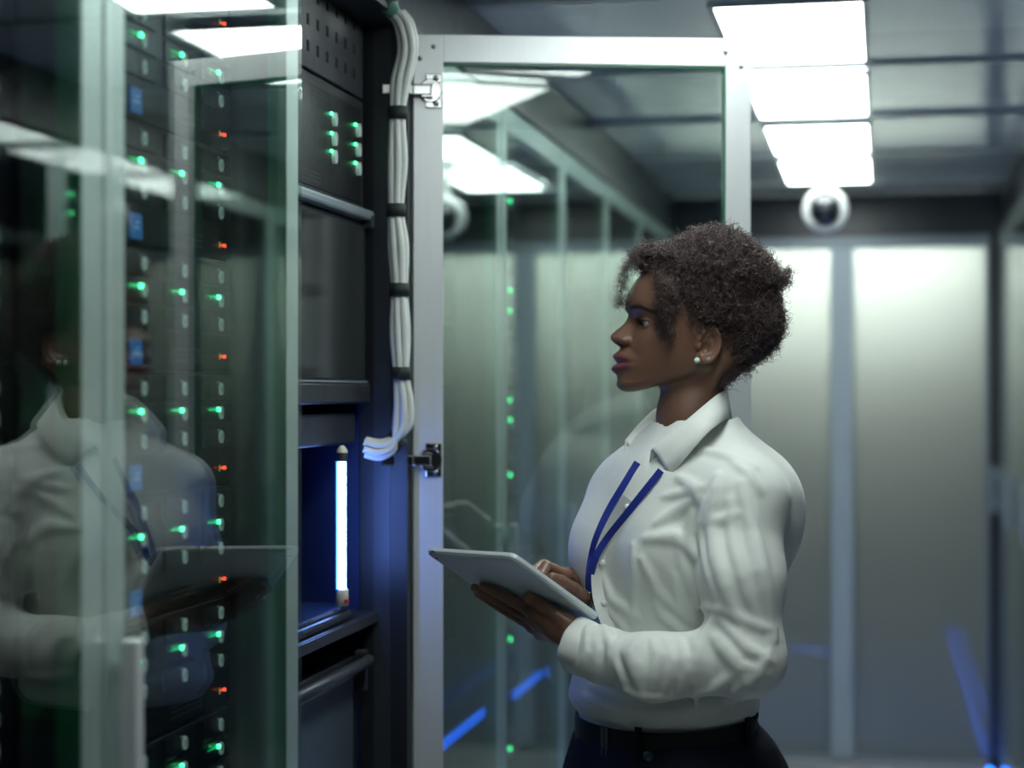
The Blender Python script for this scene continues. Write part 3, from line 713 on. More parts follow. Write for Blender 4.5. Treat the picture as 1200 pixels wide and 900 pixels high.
# ------------------------------------------------------------------ tablet (a thing of its own, held in her hands)
t2 = cpt(600, 655, 2.54); t1 = cpt(497, 648, 2.715); t3 = cpt(700, 728, 2.635)
ea = t1-t2; LA = np.linalg.norm(ea); ea = ea/LA
eb = t3-t2; eb = eb - ea*(eb@ea); LB = np.linalg.norm(eb); eb = eb/LB
nu = np.cross(ea, eb); nu = nu if nu[2] < 0 else -nu          # outward normal of the back, towards the viewer
def tab(s, t, off): return t2 + ea*s + eb*t + nu*off
def on_tab(px, py, off):                                        # picture point on the plane lying off below the tablet's back
    d = cpt(px, py, 1.0); p0 = t2 + nu*off; return d*((p0@nu)/(d@nu))
def build_tablet():
    root = empty('tablet', Vector(to_world(tab(LA/2, LB/2, 0))))
    Rw = MCn[:3, :3] @ np.stack([ea, eb, nu], 1)
    root.matrix_world = Matrix.Translation(root.location) @ Matrix([list(r) for r in Rw]).to_4x4()
    if Matrix([list(r) for r in Rw]).determinant() < 0:
        Rw[:, 1] *= -1; root.matrix_world = Matrix.Translation(Vector(to_world(tab(LA/2, LB/2, 0)))) @ Matrix([list(r) for r in Rw]).to_4x4()
    def slab(w, h, z0, z1, rc, inset=0.0):
        m = MB(); N = 6; ring = []
        for cx_, cy_, a0 in ((w/2-rc, h/2-rc, 0), (-w/2+rc, h/2-rc, PI/2), (-w/2+rc, -h/2+rc, PI), (w/2-rc, -h/2+rc, 1.5*PI)):
            for k in range(N+1): a_ = a0 + PI/2*k/N; ring.append((cx_, cy_, math.cos(a_), math.sin(a_)))
        lev = [(z0, 0.0), ] if not inset else [(z0, 0.0), (z0+(z1-z0)*0.5, 0.0), (z0+(z1-z0)*0.85, inset*0.4)]
        lev.append((z1, inset)); n = len(ring); vs_ = []
        for z, ins_ in lev: vs_ += [(c0+(rc-ins_)*ca if True else 0, c1+(rc-ins_)*sa, z) for c0, c1, ca, sa in ring]
        fs_ = [(i*n+k, i*n+(k+1) % n, (i+1)*n+(k+1) % n, (i+1)*n+k) for i in range(len(lev)-1) for k in range(n)]
        fs_ += [tuple(range(n-1, -1, -1)), tuple((len(lev)-1)*n+k for k in range(n))]
        return m.add(vs_, fs_)
    slab(LA, LB, -0.0085, 0.0, 0.011, 0.006).build('back_shell', M['tab_back'], root)
    slab(LA-0.002, LB-0.002, -0.0100, -0.0085, 0.010).build('bezel', M['tab_white'], root)
    slab(LA-0.036, LB-0.036, -0.0103, -0.0099, 0.002).build('screen', M['tab_screen'], root)
    c = slab(0.010, 0.003, -0.0065, -0.0050, 0.0014).build('power_button', M['strap'], root); c.location = (0, 0, 0)
    c.location = (LA/2-0.020, -LB/2+0.0010 if Rw[:, 1] @ (MCn[:3, :3]@eb) > 0 else LB/2-0.001, 0.002)
    k = MB().lathe([(0.0030, 0.0), (0.0028, 0.0008), (0.0001, 0.0009)], (0, 0, 0), (0, 0, 1), 14).build('rear_camera', M['dome_black'], root, True)
    sgn = -1 if Rw[:, 1] @ (MCn[:3, :3]@eb) > 0 else 1
    k.location = (LA/2-0.014, sgn*(LB/2-0.016), -0.0002)
    j = MB().lathe([(0.0022, 0.0), (0.0020, 0.0006), (0.0001, 0.0006)], (0, 0, 0), (0, sgn, 0), 12).build('headphone_jack', M['hole'], root, True)
    j.location = (-LA/2+0.028, sgn*(LB/2-0.0015), -0.0045)
    tag(root, 'silver-backed tablet with white bezel held in both hands', 'tablet')
build_tablet()

# ------------------------------------------------------------------ head
HO = cpt(820, 400, 2.75); HA = math.radians(9); MMPX = 2750/FPX
HF = np.array([-math.cos(HA), 0, -math.sin(HA)]); HL = np.array([math.sin(HA), 0, -math.cos(HA)]); HU = np.array([0., 1., 0.])
HR = np.stack([HF, HL, HU], 1)                 # local (f, l, h) -> picture frame
def head_to_c(v): return HO + (v/1000.0) @ HR.T
tB = table([(-120, 60), (-95, 96), (-84, 110), (-79, 117), (-72, 123.5), (-66, 125.5), (-58, 124), (-50, 122), (-40, 121.5), (-25, 120.5), (-12, 117.5), (0, 113), (15, 108), (28, 106), (38, 108.5), (48, 112.5), (58, 114.5), (70, 111.5), (85, 104.5), (100, 93), (110, 83), (125, 62), (142, 22)])
tW = table([(-120, 20), (-84, 32), (-72, 41), (-60, 49), (-45, 56), (-30, 61), (-10, 65), (10, 68), (30, 69.5), (50, 70), (70, 69.5), (90, 66), (110, 58), (125, 45), (142, 24)])
tN = table([(-20, 0), (-13, 0), (-9, 4), (-6, 12), (-2, 22.5), (3, 28.5), (8, 29.5), (12, 27), (20, 19.5), (30, 10), (38, 3.8), (44, 1), (50, 0), (60, 0)])
tS = table([(-20, 12), (-9, 12), (-2, 13), (5, 13.2), (12, 11), (25, 7.8), (38, 7), (50, 9)])
tLip = table([(-100, 0), (-88, 0), (-80, 2), (-72, 3.5), (-66, 4.5), (-60, 4.5), (-55, 6), (-50, 10), (-46, 15), (-42, 17), (-38, 14.2), (-35.5, 11.5), (-33.2, 9), (-31, 10.5), (-28, 12), (-24, 15.5), (-20, 14.8), (-16, 11), (-12, 7), (-8, 4), (-3, 0), (10, 0)])
def face_field(Q):
    f, l, h = Q[:, 0], Q[:, 1], Q[:, 2]; al = np.abs(l)
    B, = tB(h); W, = tW(h); c = 14.0
    hl = np.where((h > -62) & (h < -6), -33 + (h+33)*(1 + 0.9*np.clip(al/26, 0, 1.5)**2), h)
    N, = tN(h); S, = tS(h); LP, = tLip(hl)
    lw = np.where(h < -58, 24.0, 21.5)
    D = N*np.exp(-(al/S)**2.2) + LP*np.exp(-(al/lw)**2.6)
    D = D - 7.5*np.exp(-((al-31)/14)**2 - ((h-27)/9.5)**2)
    D = D + 2.2*np.exp(-((h-47)/6)**2 - ((al-27)/17)**2) + 3.5*np.exp(-((h-2)/13)**2 - ((al-44)/13)**2)
    D = D - 1.8*np.exp(-((hl+33.3)/1.3)**2)*np.exp(-(al/24)**6) - 1.6*np.exp(-((h+24)/10)**2 - ((al-33)/6)**2)
    ff = f - D*np.clip((f-40)/35, 0, 1)
    p = 2.25
    r = (np.abs(np.where(ff > c, (ff-c)/(B-c), (ff-c)/80.0))**p + (al/W)**p)**(1/p)
    d = (r-1)*np.minimum(W, B-c)*np.where(ff > c, 1.0 + 0.35*np.clip((B-c-W)/W, 0, 1)*np.clip(1-al/W, 0, 1), 1.0)
    d = np.clip(d, -60, 60)
    low = (-83 + np.clip(120-f, 0, 200)*0.30) - h
    d = smax(d, low*0.95, 14.0)
    d = smax(d, h-128, 20.0)
    return d
def ear_field(Q, sgn):
    ca, sa = math.cos(0.22), math.sin(0.22)
    f, l, h = Q[:, 0]-5, Q[:, 1]*sgn-69, Q[:, 2]+7
    u = f*ca + h*sa; v = -f*sa + h*ca; w = l - np.clip(-u, -20, 30)*0.28 - 1.0
    r2 = np.sqrt((u/15.0)**2 + (v/25.0)**2)
    d = np.sqrt(((r2-1)*17)**2 + (w-2)**2) - 3.4
    d = np.where((u > 9) & (v < 2), d+3, d)
    E = np.stack([u, v, w], 1)
    d = smin(d, sd_ell(E, (0, 0, -3), (15, 25, 4.2)), 2.5)
    r3 = np.sqrt(((u+1.5)/9.0)**2 + ((v-1)/16.0)**2)
    d = smin(d, np.where(u < 5, np.sqrt(((r3-1)*11)**2 + (w-0.5)**2) - 2.6, 9.0), 2.0)
    d = smax(d, -sd_ell(E, (3.5, -5, 4), (7.5, 9.5, 8.5)), 2.0)
    d = smin(d, sd_ell(E, (6, -23, 0), (8, 9, 4.6)), 4.0)
    d = smin(d, sd_ell(E, (14, -5, 0.5), (4, 6.5, 4)), 3.0)
    return d
EYE = [(86.0, 31.0, 26.0), (86.0, -31.0, 26.0)]
def head_field(Pm):                       # Pm in mm, head frame
    d = face_field(Pm)
    d = smin(d, sd_ell(Pm, (-10, 0, 46), (96, 72, 86)), 12)
    d = smin(d, sd_ell(Pm, (-18, 0, -8), (62, 62, 62)), 15)
    q = Pm*np.array([1, 1.12, 1], np.float32)
    neck = sd_cone(q, (10, 0, -40), (14, 0, -118), 47, 49); neck = smin(neck, sd_cone(q, (14, 0, -118), (6, 0, -205), 49, 60), 20)
    d = smin(d, neck, 16)
    for s in (1, -1):
        d = smin(d, sd_cone(Pm, (-22, s*52, -30), (44, s*17, -165), 9, 9), 14)
        d = smin(d, sd_ell(Pm, (119, s*13.5, 0.5), (11, 7.5, 7.5)), 4)
        d = smax(d, -sd_ell(Pm, (126, s*6.8, -6), (6.5, 3.4, 4.2)), 1.5)
        ec = np.array([86.0, s*31.0, 26.0])
        d = smin(d, np.sqrt(((Pm-ec)**2).sum(1)) - 13.6, 3.0)
        d = smax(d, -sd_ell(Pm, ec+np.array([14, s*1.5, 0.0]), (12.5, 14.5, 4.4)), 0.8)
        d = smin(d, ear_field(Pm, s), 3.5)
    return d
hv, hq = surface_nets(lambda g: head_field(g), (-112, -84, -190), (147, 86, 140), 1.75)
h_h, h_l, h_f = hv[:, 2], np.abs(hv[:, 1]), hv[:, 0]
cols = np.tile(SKIN, (len(hv), 1))
def blend(mask, c): cols[:] = cols*(1-mask[:, None]) + c*mask[:, None]
hl_ = -33 + (h_h+33)*(1+0.9*np.clip(h_l/26, 0, 1.5)**2)
blend(np.clip((17.5-np.abs(hl_+33))/2, 0, 1)*np.clip((26-h_l)/3, 0, 1)*(h_f > 95), LIPC)
arc = 48 + 3.0*np.sin(np.clip((h_l-12)/38, 0, 1)*PI) - np.clip(h_l-38, 0, 30)*0.45
blend(np.clip((4.2-np.abs(h_h-arc))/2, 0, 1)*np.clip((h_l-11)/4, 0, 1)*np.clip((58-h_l)/6, 0, 1)*(h_f > 50)*0.95, BROW)
dE = np.minimum(*[np.sqrt((((hv - np.array(e))/np.array((14, 16, 8)))**2).sum(1)) for e in EYE])
blend(np.clip((1.12-dE)*3, 0, 1)*(h_h > 27)*(h_f > 70)*0.55, BROW*2)
head_c = head_to_c(hv)

# ------------------------------------------------------------------ hands
def hand_mesh(fingers, palm, wrist, elbow, h=0.0016):
    allp = np.concatenate([np.array(c) for c, _ in fingers] + [np.array(palm[0]), np.array([wrist[0]])])
    lo, hi = allp.min(0)-0.03, allp.max(0)+0.03
    ew = np.asarray(elbow)-np.asarray(wrist[0]); ew = ew/np.linalg.norm(ew)
    def fun(g):
        d = chain(g, palm[0], palm[1], 0.01)
        for a, b, r in palm[2]: d = smin(d, sd_cone(g, a, b, r, r), 0.012)
        fd = None
        for pts, rs in fingers:
            e = chain(g, pts, rs, 0.003); fd = e if fd is None else smin(fd, e, 0.0022)
        d = smin(d, fd, 0.007)
        d = smin(d, sd_cone(g, wrist[0], np.asarray(wrist[0])+ew*0.06, wrist[1], wrist[1]*1.08), 0.014)
        return d
    lo = np.minimum(lo, np.asarray(wrist[0])+ew*0.07-0.035); hi = np.maximum(hi, np.asarray(wrist[0])+ew*0.07+0.035)
    return surface_nets(fun, lo, hi, h)
E_L = cpt(765, 784, 2.56); W_L = on_tab(684, 750, 0.034)
def seglen(pts): return [round(float(np.linalg.norm(np.asarray(pts[i+1])-pts[i])), 3) for i in range(len(pts)-1)]
fl_idx = [on_tab(628, 719, 0.020), on_tab(601, 704, 0.0125), on_tab(582, 694, 0.0100), on_tab(566, 687, 0.0085)]
fl_mid = [on_tab(624, 725, 0.021), on_tab(592, 708, 0.0125), on_tab(572, 697, 0.0100), on_tab(555.5, 688.5, 0.0088)]
fl_rng = [on_tab(626, 732, 0.022), on_tab(596, 716, 0.0135), on_tab(577, 705, 0.0105), on_tab(560, 695.5, 0.0090)]
fl_pnk = [on_tab(634, 740, 0.022), on_tab(611, 727, 0.0140), on_tab(597, 719, 0.0110), on_tab(581, 710.5, 0.0090)]
th_l = [on_tab(674, 737, 0.024), on_tab(653, 721, 0.0165), on_tab(634, 709, 0.0118), on_tab(619, 700.5, 0.0105)]
print('tablet', LA, LB, 'idx', seglen(fl_idx), 'mid', seglen(fl_mid), 'thumb', seglen(th_l), 'palm', np.linalg.norm(W_L-fl_mid[0]), 'wristz', W_L[2], fl_mid[3][2])
FR = [0.0098, 0.0086, 0.0078, 0.0066]
lh_v, lh_q = hand_mesh([(fl_idx, FR), (fl_mid, FR), (fl_rng, [x*0.95 for x in FR]), (fl_pnk, [x*0.84 for x in FR]), (th_l, [0.0155, 0.0115, 0.0100, 0.0082])],
    ([W_L, on_tab(655, 737, 0.027), on_tab(632, 727, 0.021)], [0.0225, 0.020, 0.015],
     [(W_L, fl_idx[0], 0.0145), (W_L, fl_rng[0], 0.0145), (W_L, fl_pnk[0], 0.0135), (th_l[0], fl_idx[0], 0.009)]), (W_L, 0.0235), E_L)
W_R = on_tab(697, 716, -0.055); E_R = cpt(742, 752, 2.90)
fr_idx = [on_tab(663, 675, -0.058), on_tab(640, 664, -0.052), on_tab(634, 675, -0.030), on_tab(631, 688, -0.0180)]
fr_mid = [on_tab(668, 676, -0.070), on_tab(637, 662, -0.078), on_tab(627, 668, -0.052), on_tab(623, 675, -0.030)]
fr_rng = [on_tab(674, 684, -0.078), on_tab(648, 674, -0.088), on_tab(641, 684, -0.060), on_tab(646, 696, -0.040)]
fr_pnk = [on_tab(681, 693, -0.082), on_tab(661, 687, -0.086), on_tab(655, 696, -0.060), on_tab(661, 704, -0.044)]
th_r = [on_tab(686, 703, -0.038), on_tab(671, 691, -0.028), on_tab(658, 682, -0.024), on_tab(647, 677, -0.020)]
print('R idx', seglen(fr_idx), 'mid', seglen(fr_mid), 'thumb', seglen(th_r), 'palm', np.linalg.norm(W_R-fr_mid[0]), 'wz', W_R[2])
rh_v, rh_q = hand_mesh([(fr_idx, FR), (fr_mid, FR), (fr_rng, [x*0.95 for x in FR]), (fr_pnk, [x*0.84 for x in FR]), (th_r, [0.014, 0.0112, 0.0098, 0.0080])],
    ([W_R, (W_R+fr_mid[0])/2, fr_mid[0]], [0.021, 0.019, 0.014],
     [(W_R, fr_idx[0], 0.0135), (W_R, fr_rng[0], 0.0135), (W_R, fr_pnk[0], 0.0125)]), (W_R, 0.0225), E_R)
# ------------------------------------------------------------------ torso, shirt
TA = math.radians(35)
TF = np.array([-math.cos(TA), 0, -math.sin(TA)]); TL = np.array([math.sin(TA), 0, -math.cos(TA)])
ZB = 2.75
def yc(py): return (HORIZON-py)/FPX*ZB
tT = table([(yc(py), (cx-600)/FPX*ZB, a, b) for py, cx, a, b in (
    (450, 822, .040, .040), (478, 818, .052, .055), (497, 815, .070, .068), (518, 812, .108, .086), (540, 808, .148, .106), (565, 806, .172, .122), (600, 803, .173, .134),
    (640, 799, .167, .140), (680, 795, .158, .136), (720, 788, .150, .127), (760, 782, .147, .121), (800, 778, .152, .124), (822, 777, .155, .126), (840, 778, .140, .114), (870, 781, .155, .124), (940, 783, .178, .145))])
def torso_field(g):
    cx, a, b = tT(g[:, 1])
    x = g[:, 0]-cx; z = g[:, 2]-ZB
    l = x*TL[0] + z*TL[2]; f = x*TF[0] + z*TF[2]
    p = 2.3
    r = (np.abs(l/a)**p + np.abs(f/b)**p)**(1/p)
    return (r-1)*np.minimum(a, b)
def tpt(px, py, f, l):    # torso-frame point: height of picture row py, f ahead, l to her left
    cx = tT(np.array([yc(py)]))[0][0]
    return np.array([cx, yc(py), ZB]) + TF*f + TL*l
S_L = cpt(868, 588, 2.60); EL2 = cpt(876, 772, 2.535)
S_R = cpt(748, 580, 2.885); ER2 = cpt(738, 742, 2.92)
ML = cpt(765, 782, 2.555); CL = cpt(676, 756, W_L[2]+0.010)
arm_l = ([S_L, cpt(869, 680, 2.555), EL2, ML, cpt(705, 767, 2.605), CL], [0.062, 0.057, 0.050, 0.045, 0.036, 0.0335])
fd = (W_R-ER2)/np.linalg.norm(W_R-ER2)
arm_r = ([S_R, (S_R+ER2)/2, ER2, W_R-fd*0.03, W_R+fd*0.005], [0.060, 0.054, 0.046, 0.036, 0.035])
def shirt_base(g, arms=True):
    d = torso_field(g)
    for s in (1, -1): d = smin(d, sd_ell(g, tpt(645, 645, 0.084, s*0.070), (0.060, 0.066, 0.060)), 0.045)
    d = smin(d, sd_cone(g, tpt(525, 525, -0.02, 0.05), S_L, 0.030, 0.052), 0.035)
    d = smin(d, sd_cone(g, tpt(530, 530, -0.02, -0.05), S_R, 0.026, 0.048), 0.03)
    d = smin(d, sd_ell(g, tpt(590, 600, -0.085, 0.07), (0.07, 0.09, 0.06)), 0.05)
    al = chain(g, *arm_l, 0.028); ar = chain(g, *arm_r, 0.028)
    up = np.clip((g[:, 1]-yc(700))/(yc(560)-yc(700)), 0, 1)
    d = smin(d, al, 0.006 + 0.046*up); d = smin(d, ar, 0.006 + 0.022*up)
    return d
def trace(fun, px, py, z0=2.35, z1=3.2):
    ray = cpt(px, py, 1.0); z = z0; L = np.linalg.norm(ray)
    for _ in range(90):
        d = float(fun(np.array([ray*z], np.float32))[0])
        if d < 0.0006: break
        z += d*0.8/L
        if z > z1: break
    return ray*z
def zz(lst): return [(640+x/1.915, 430+y/1.915) for x, y in lst]
folds = []   # (picture polyline, radius, lift)
def fold(pts, r=0.011, up=0.0): folds.append((zz(pts), r, up))
fold([(385, 245), (372, 330), (384, 430), (410, 520), (440, 590)], 0.012)
fold([(440, 262), (462, 370), (490, 500), (512, 610)], 0.013)
fold([(400, 575), (450, 632), (505, 662)], 0.010)
fold([(362, 590), (418, 655), (468, 722)], 0.011)
fold([(385, 560), (352, 610), (330, 680), (338, 755)], 0.011)
fold([(300, 612), (316, 680), (300, 740)], 0.009)
fold([(215, 602), (196, 645), (208, 715)], 0.012)
fold([(238, 612), (252, 650), (240, 720)], 0.008)
fold([(128, 582), (150, 630), (148, 690)], 0.010)
fold([(95, 580), (92, 640), (70, 690)], 0.007)
fold([(170, 610), (160, 660), (178, 720)], 0.008)
fold([(420, 690), (380, 720), (320, 735)], 0.010)
fold([(500, 640), (470, 690), (400, 745)], 0.009)
fold([(225, 385), (290, 382), (338, 420)], 0.010)
fold([(196, 400), (200, 480), (192, 570)], 0.007)
fold([(250, 350), (300, 320), (330, 300)], 0.009)
fold([(150, 300), (120, 390), (112, 470), (140, 545), (180, 590)], 0.008)
fold([(130, 470), (150, 520), (205, 560)], 0.009)
fold([(290, 470), (300, 520), (330, 575)], 0.009)
fold([(240, 500), (260, 555), (300, 590)], 0.008)
fold([(300, 250), (335, 270), (345, 300)], 0.008)
fold([(330, 180), (400, 200), (470, 225)], 0.007)
fold([(90, 740), (150, 760), (250, 770), (380, 765)], 0.012)
fold([(100, 715), (150, 742), (190, 752)], 0.008)
fold([(300, 760), (360, 752), (440, 742)], 0.010)
fold([(412, 300), (420, 400), (452, 510), (480, 590)], 0.008)
fold([(362, 300), (352, 370), (362, 450), (380, 520)], 0.008)
fold([(350, 350), (390, 345), (430, 330)], 0.006)
fold([(345, 540), (400, 545), (470, 580), (515, 590)], 0.007)
fold([(395, 610), (440, 668), (500, 690)], 0.007)
fold([(270, 612), (282, 660), (272, 725)], 0.007)
fold([(330, 610), (352, 660), (360, 720)], 0.007)
fold([(190, 605), (178, 640), (196, 690)], 0.006)
fold([(110, 585), (118, 640), (105, 705)], 0.006)
fold([(160, 720), (220, 738), (290, 742)], 0.007)
fold([(300, 420), (318, 480), (345, 530)], 0.007)
fold([(215, 430), (250, 500), (310, 560)], 0.007)
fold([(330, 330), (320, 380), (335, 430)], 0.007)
fold([(270, 290), (310, 285), (350, 270)], 0.006)
fold([(420, 215), (455, 240), (480, 280)], 0.007)
fold_c = []
for pts, r, up in folds:
    q = []
    for i in range(len(pts)-1):
        for u in (0, 0.33, 0.67): q.append((pts[i][0]*(1-u)+pts[i+1][0]*u, pts[i][1]*(1-u)+pts[i+1][1]*u))
    q.append(pts[-1]); out = []
    for x, y in q:
        s = trace(shirt_base, x, y)
        if s[2] < 3.1: out.append(s + s/np.linalg.norm(s)*(r*0.25))
    if len(out) > 1: fold_c.append((out, r))
ROT3 = np.array(Matrix.Rotation(0.7, 3, Vector((1, 2, 0.6)).normalized()), np.float32)
neck_a, neck_b = head_to_c(np.array([[4., 0, -70.]]))[0], head_to_c(np.array([[10., 0, -150.]]))[0]
def shirt_field(g):
    d = shirt_base(g)
    m = d < 0.03
    e = d[m]; gm = g[m]
    for pts, r in fold_c:
        lo = np.min(pts, 0)-0.03; hi = np.max(pts, 0)+0.03
        k = ((gm > lo) & (gm < hi)).all(1)
        if not k.any(): continue
        n = len(pts); rs = [r*(0.35 + 0.65*math.sin(PI*(i+0.4)/(n-0.2))) for i in range(n)]
        e[k] = smin(e[k], chain(gm[k], pts, rs, 0.0), 0.008)
    gr = gm @ ROT3
    w = gr*np.array([1, 0.7, 1], np.float32) + 0.02*np.stack([vnoise(gm, 14), vnoise(gm+3, 14), vnoise(gm+7, 14)], 1)
    e = e + 0.0014*vnoise(w, 9)
    d[m] = e
    # neck opening
    d = smax(d, -sd_cone(g, neck_a, neck_b, 0.066, 0.060), 0.004)
    d = smax(d, -sd_cone(g, cpt(772, 470, 2.70), cpt(757, 546, 2.655), 0.034, 0.007), 0.004)
    # cuffs end cleanly
    for arm in (arm_l, arm_r):
        c1 = np.asarray(arm[0][-1]); ax_ = c1-np.asarray(arm[0][-2]); ax_ = ax_/np.linalg.norm(ax_)
        near = np.sqrt(((g-c1)**2).sum(1)) < 0.06
        pl = (g-c1) @ ax_.astype(np.float32)
        d = np.where(near, np.maximum(d, pl-0.002), d)
    d = np.maximum(d, (yc(850) - g[:, 1]))
    return d
lo = np.array([cpt(640, 0, 2.6)[0], yc(856), 2.41]); hi = np.array([cpt(955, 0, 2.8)[0], yc(452), 3.05])
sh_v, sh_q = surface_nets(shirt_field, lo, hi, 0.0032); sh_v = relax(sh_v, sh_q, 2)

# open ends of the cuffs: hollow them so that the wrist goes in
# ------------------------------------------------------------------ the person: one body under clothes
root = empty('person', Vector(to_world(np.array([[ (780-600)/FPX*ZB, -CAM.z, ZB]]))[0]))
tag(root, 'woman in white shirt and dark trousers, looking into the open rack', 'person')
RL = np.array(root.location)
hip_l = tpt(930, 930, 0.0, 0.085); hip_r = tpt(930, 930, 0.0, -0.085)
fy = -CAM.z
def leg(h, s): return [h, np.array([h[0], yc(900)-0.42, h[2]]) + TF*0.02, np.array([h[0], fy+0.10, h[2]]) + TF*(-0.01)]
leg_l, leg_r = leg(hip_l, 1), leg(hip_r, -1)
def body_field(g):
    d = torso_field(g) + 0.012
    for A in (arm_l, arm_r): d = smin(d, chain(g, A[0][:-1], [r-0.016 for r in A[1][:-1]], 0.02), 0.02)
    for Lg in (leg_l, leg_r): d = smin(d, chain(g, Lg, [0.083, 0.052, 0.034], 0.02), 0.02)
    return np.maximum(d, g[:, 1]-yc(530))
bd_v, bd_q = surface_nets(body_field, np.array([0.05, fy+0.02, 2.40]), np.array([0.50, yc(520), 3.1]), 0.010)
parts_ = [(head_c, hq, cols), (lh_v, lh_q, None), (rh_v, rh_q, None), (bd_v, bd_q, None)]
V_, Q_, C_ = [], [], []; o = 0
for v, q, c in parts_:
    V_.append(v); Q_.append(q+o); o += len(v)
    if c is None:
        c = np.tile(SKIN, (len(v), 1))
        if v is lh_v:      # paler palm side of the supporting hand, facing the tablet; nails and finger tips
            tips = np.array([x[-1] for x in (fl_idx, fl_mid, fl_rng, fl_pnk, th_l)])
            dt = np.sqrt(((v[:, None]-tips[None])**2).sum(2)).min(1); k = np.clip((0.013-dt)/0.006, 0, 1)[:, None]
            c = c*0.62 + PALM*0.38; c = c*(1-k) + PALM*1.15*k
    C_.append(c)
V_ = to_world(np.concatenate(V_)) - RL
me = np_mesh('body', V_, np.concatenate(Q_), M['skin'], True, np.concatenate(C_))
link('body', me, root)
def clink(name, v, q, m, parent, smooth=True): return link(name, np_mesh(name, to_world(v)-RL, q, m, smooth), parent)
shirt = clink('shirt', sh_v, sh_q, M['shirt'], root)
def wl(pts): return [Vector(p) - root.location for p in to_world(np.array(pts))]

# cuff bands (turned fabric ring around each wrist)
def cuff(arm, name, flare=0.003, turn=0.0):
    c1 = np.asarray(arm[0][-1]); c0 = np.asarray(arm[0][-2]); ax_ = (c1-c0)/np.linalg.norm(c1-c0)
    u = np.cross(ax_, [0, 0, 1.0]); u /= np.linalg.norm(u); w = np.cross(ax_, u); n = 32; m = MB(); rows = []
    for h_, r_ in ((-0.055, arm[1][-1]+0.0015), (-0.050, arm[1][-1]+0.004), (-0.002, arm[1][-1]+0.004+flare), (0.002, arm[1][-1]+0.002+flare), (0.0, arm[1][-1]-0.001+flare), (-0.03, arm[1][-1]-0.003)):
        rows.append([c1 + ax_*(h_ + 0.002*math.sin(3*a_)) + (u*math.cos(a_) + w*math.sin(a_)*1.06)*(r_ + 0.0018*math.sin(4*a_+1)+0.001*math.sin(7*a_)) for a_ in [2*PI*k/n for k in range(n)]])
    vs_ = [p for r in rows for p in r]
    fs_ = [(i*n+k, i*n+(k+1) % n, (i+1)*n+(k+1) % n, (i+1)*n+k) for i in range(len(rows)-1) for k in range(n)]
    MB().add(wl(vs_), fs_).build('cuff', M['shirt'], shirt, True)
cuff(arm_l, 'cuff', 0.004); cuff(arm_r, 'cuff')

# collar: stand, fold line and leaf
def spl(pts, n):
    P3 = [np.asarray(p, float) for p in pts]; Q = [2*P3[0]-P3[1]] + P3 + [2*P3[-1]-P3[-2]]; out = []
    for i in range(1, len(Q)-2):
        a, b, c, d = Q[i-1], Q[i], Q[i+1], Q[i+2]
        for k in range(n):
            u = k/n; out.append(0.5*((2*b)+(-a+c)*u+(2*a-5*b+4*c-d)*u*u+(-a+3*b-3*c+d)*u**3))
    out.append(Q[-2]); return out
c_fold = [cpt(*p) for p in ((763, 527, 2.660), (785, 509, 2.655), (812, 487, 2.662), (838, 465, 2.700), (851, 457, 2.765), (838, 458, 2.820), (805, 465, 2.840), (772, 479, 2.815), (752, 497, 2.785), (734, 516, 2.745))]
c_out = [cpt(*p) for p in ((784, 559, 2.628), (806, 533, 2.612), (830, 506, 2.615), (848, 493, 2.665), (857, 489, 2.770), (846, 482, 2.860), (806, 487, 2.895), (765, 502, 2.872), (738, 524, 2.815), (730, 545, 2.735))]
c_base = [cpt(*p) for p in ((760, 548, 2.672), (788, 532, 2.668), (812, 512, 2.674), (836, 492, 2.710), (845, 486, 2.765), (834, 486, 2.810), (805, 495, 2.826), (776, 512, 2.805), (762, 526, 2.775), (750, 541, 2.735))]
NS = 6; cb_, cf_, co_ = spl(c_base, NS), spl(c_fold, NS), spl(c_out, NS); n = len(cf_)
rows = [cb_, [a*0.5+b*0.5 for a, b in zip(cb_, cf_)], cf_]
def mixrow(u, puff): return [f*(1-u)+o_*u + np.array([0, 0.006*puff, 0]) for f, o_ in zip(cf_, co_)]
rows += [mixrow(0.12, 0.9), mixrow(0.35, 1.0), mixrow(0.65, 0.7), mixrow(1.0, 0.0)]
vs_ = [p for r in rows for p in r]
fs_ = [(i*n+k, i*n+k+1, (i+1)*n+k+1, (i+1)*n+k) for i in range(len(rows)-1) for k in range(n-1)]
co = MB().add(wl(vs_), fs_).build('collar', M['shirt'], shirt, True)
sm = co.modifiers.new('thick', 'SOLIDIFY'); sm.thickness = 0.0022; sm.offset = 0

# placket and buttons
def on_shirt(px, py, lift): s = trace(shirt_field, px, py, 2.30); return s - s/np.linalg.norm(s)*lift
def ribbon(pts, w, parent, name, m, thick=0.0012, dirv=None):
    pts = spl(pts, 4); vs_ = []; nn = len(pts)
    for i, p in enumerate(pts):
        t_ = pts[min(i+1, nn-1)]-pts[max(i-1, 0)]; t_ /= np.linalg.norm(t_)
        v_ = p/np.linalg.norm(p) if dirv is None else dirv; u = np.cross(t_, v_); u /= np.linalg.norm(u)
        vs_ += [p-u*w/2, p+u*w/2, p+u*w/2-v_*thick, p-u*w/2-v_*thick]
    fs_ = [(i*4+k, i*4+(k+1) % 4, (i+1)*4+(k+1) % 4, (i+1)*4+k) for i in range(nn-1) for k in range(4)] + [(3, 2, 1, 0), tuple((nn-1)*4+k for k in range(4))]
    return MB().add(wl(vs_), fs_).build(name, m, parent)
def torso_only(g): return smin(torso_field(g), smin(sd_ell(g, tpt(645, 645, 0.084, 0.070), (0.060, 0.066, 0.060)), sd_ell(g, tpt(645, 645, 0.084, -0.070), (0.060, 0.066, 0.060)), 0.02), 0.045)
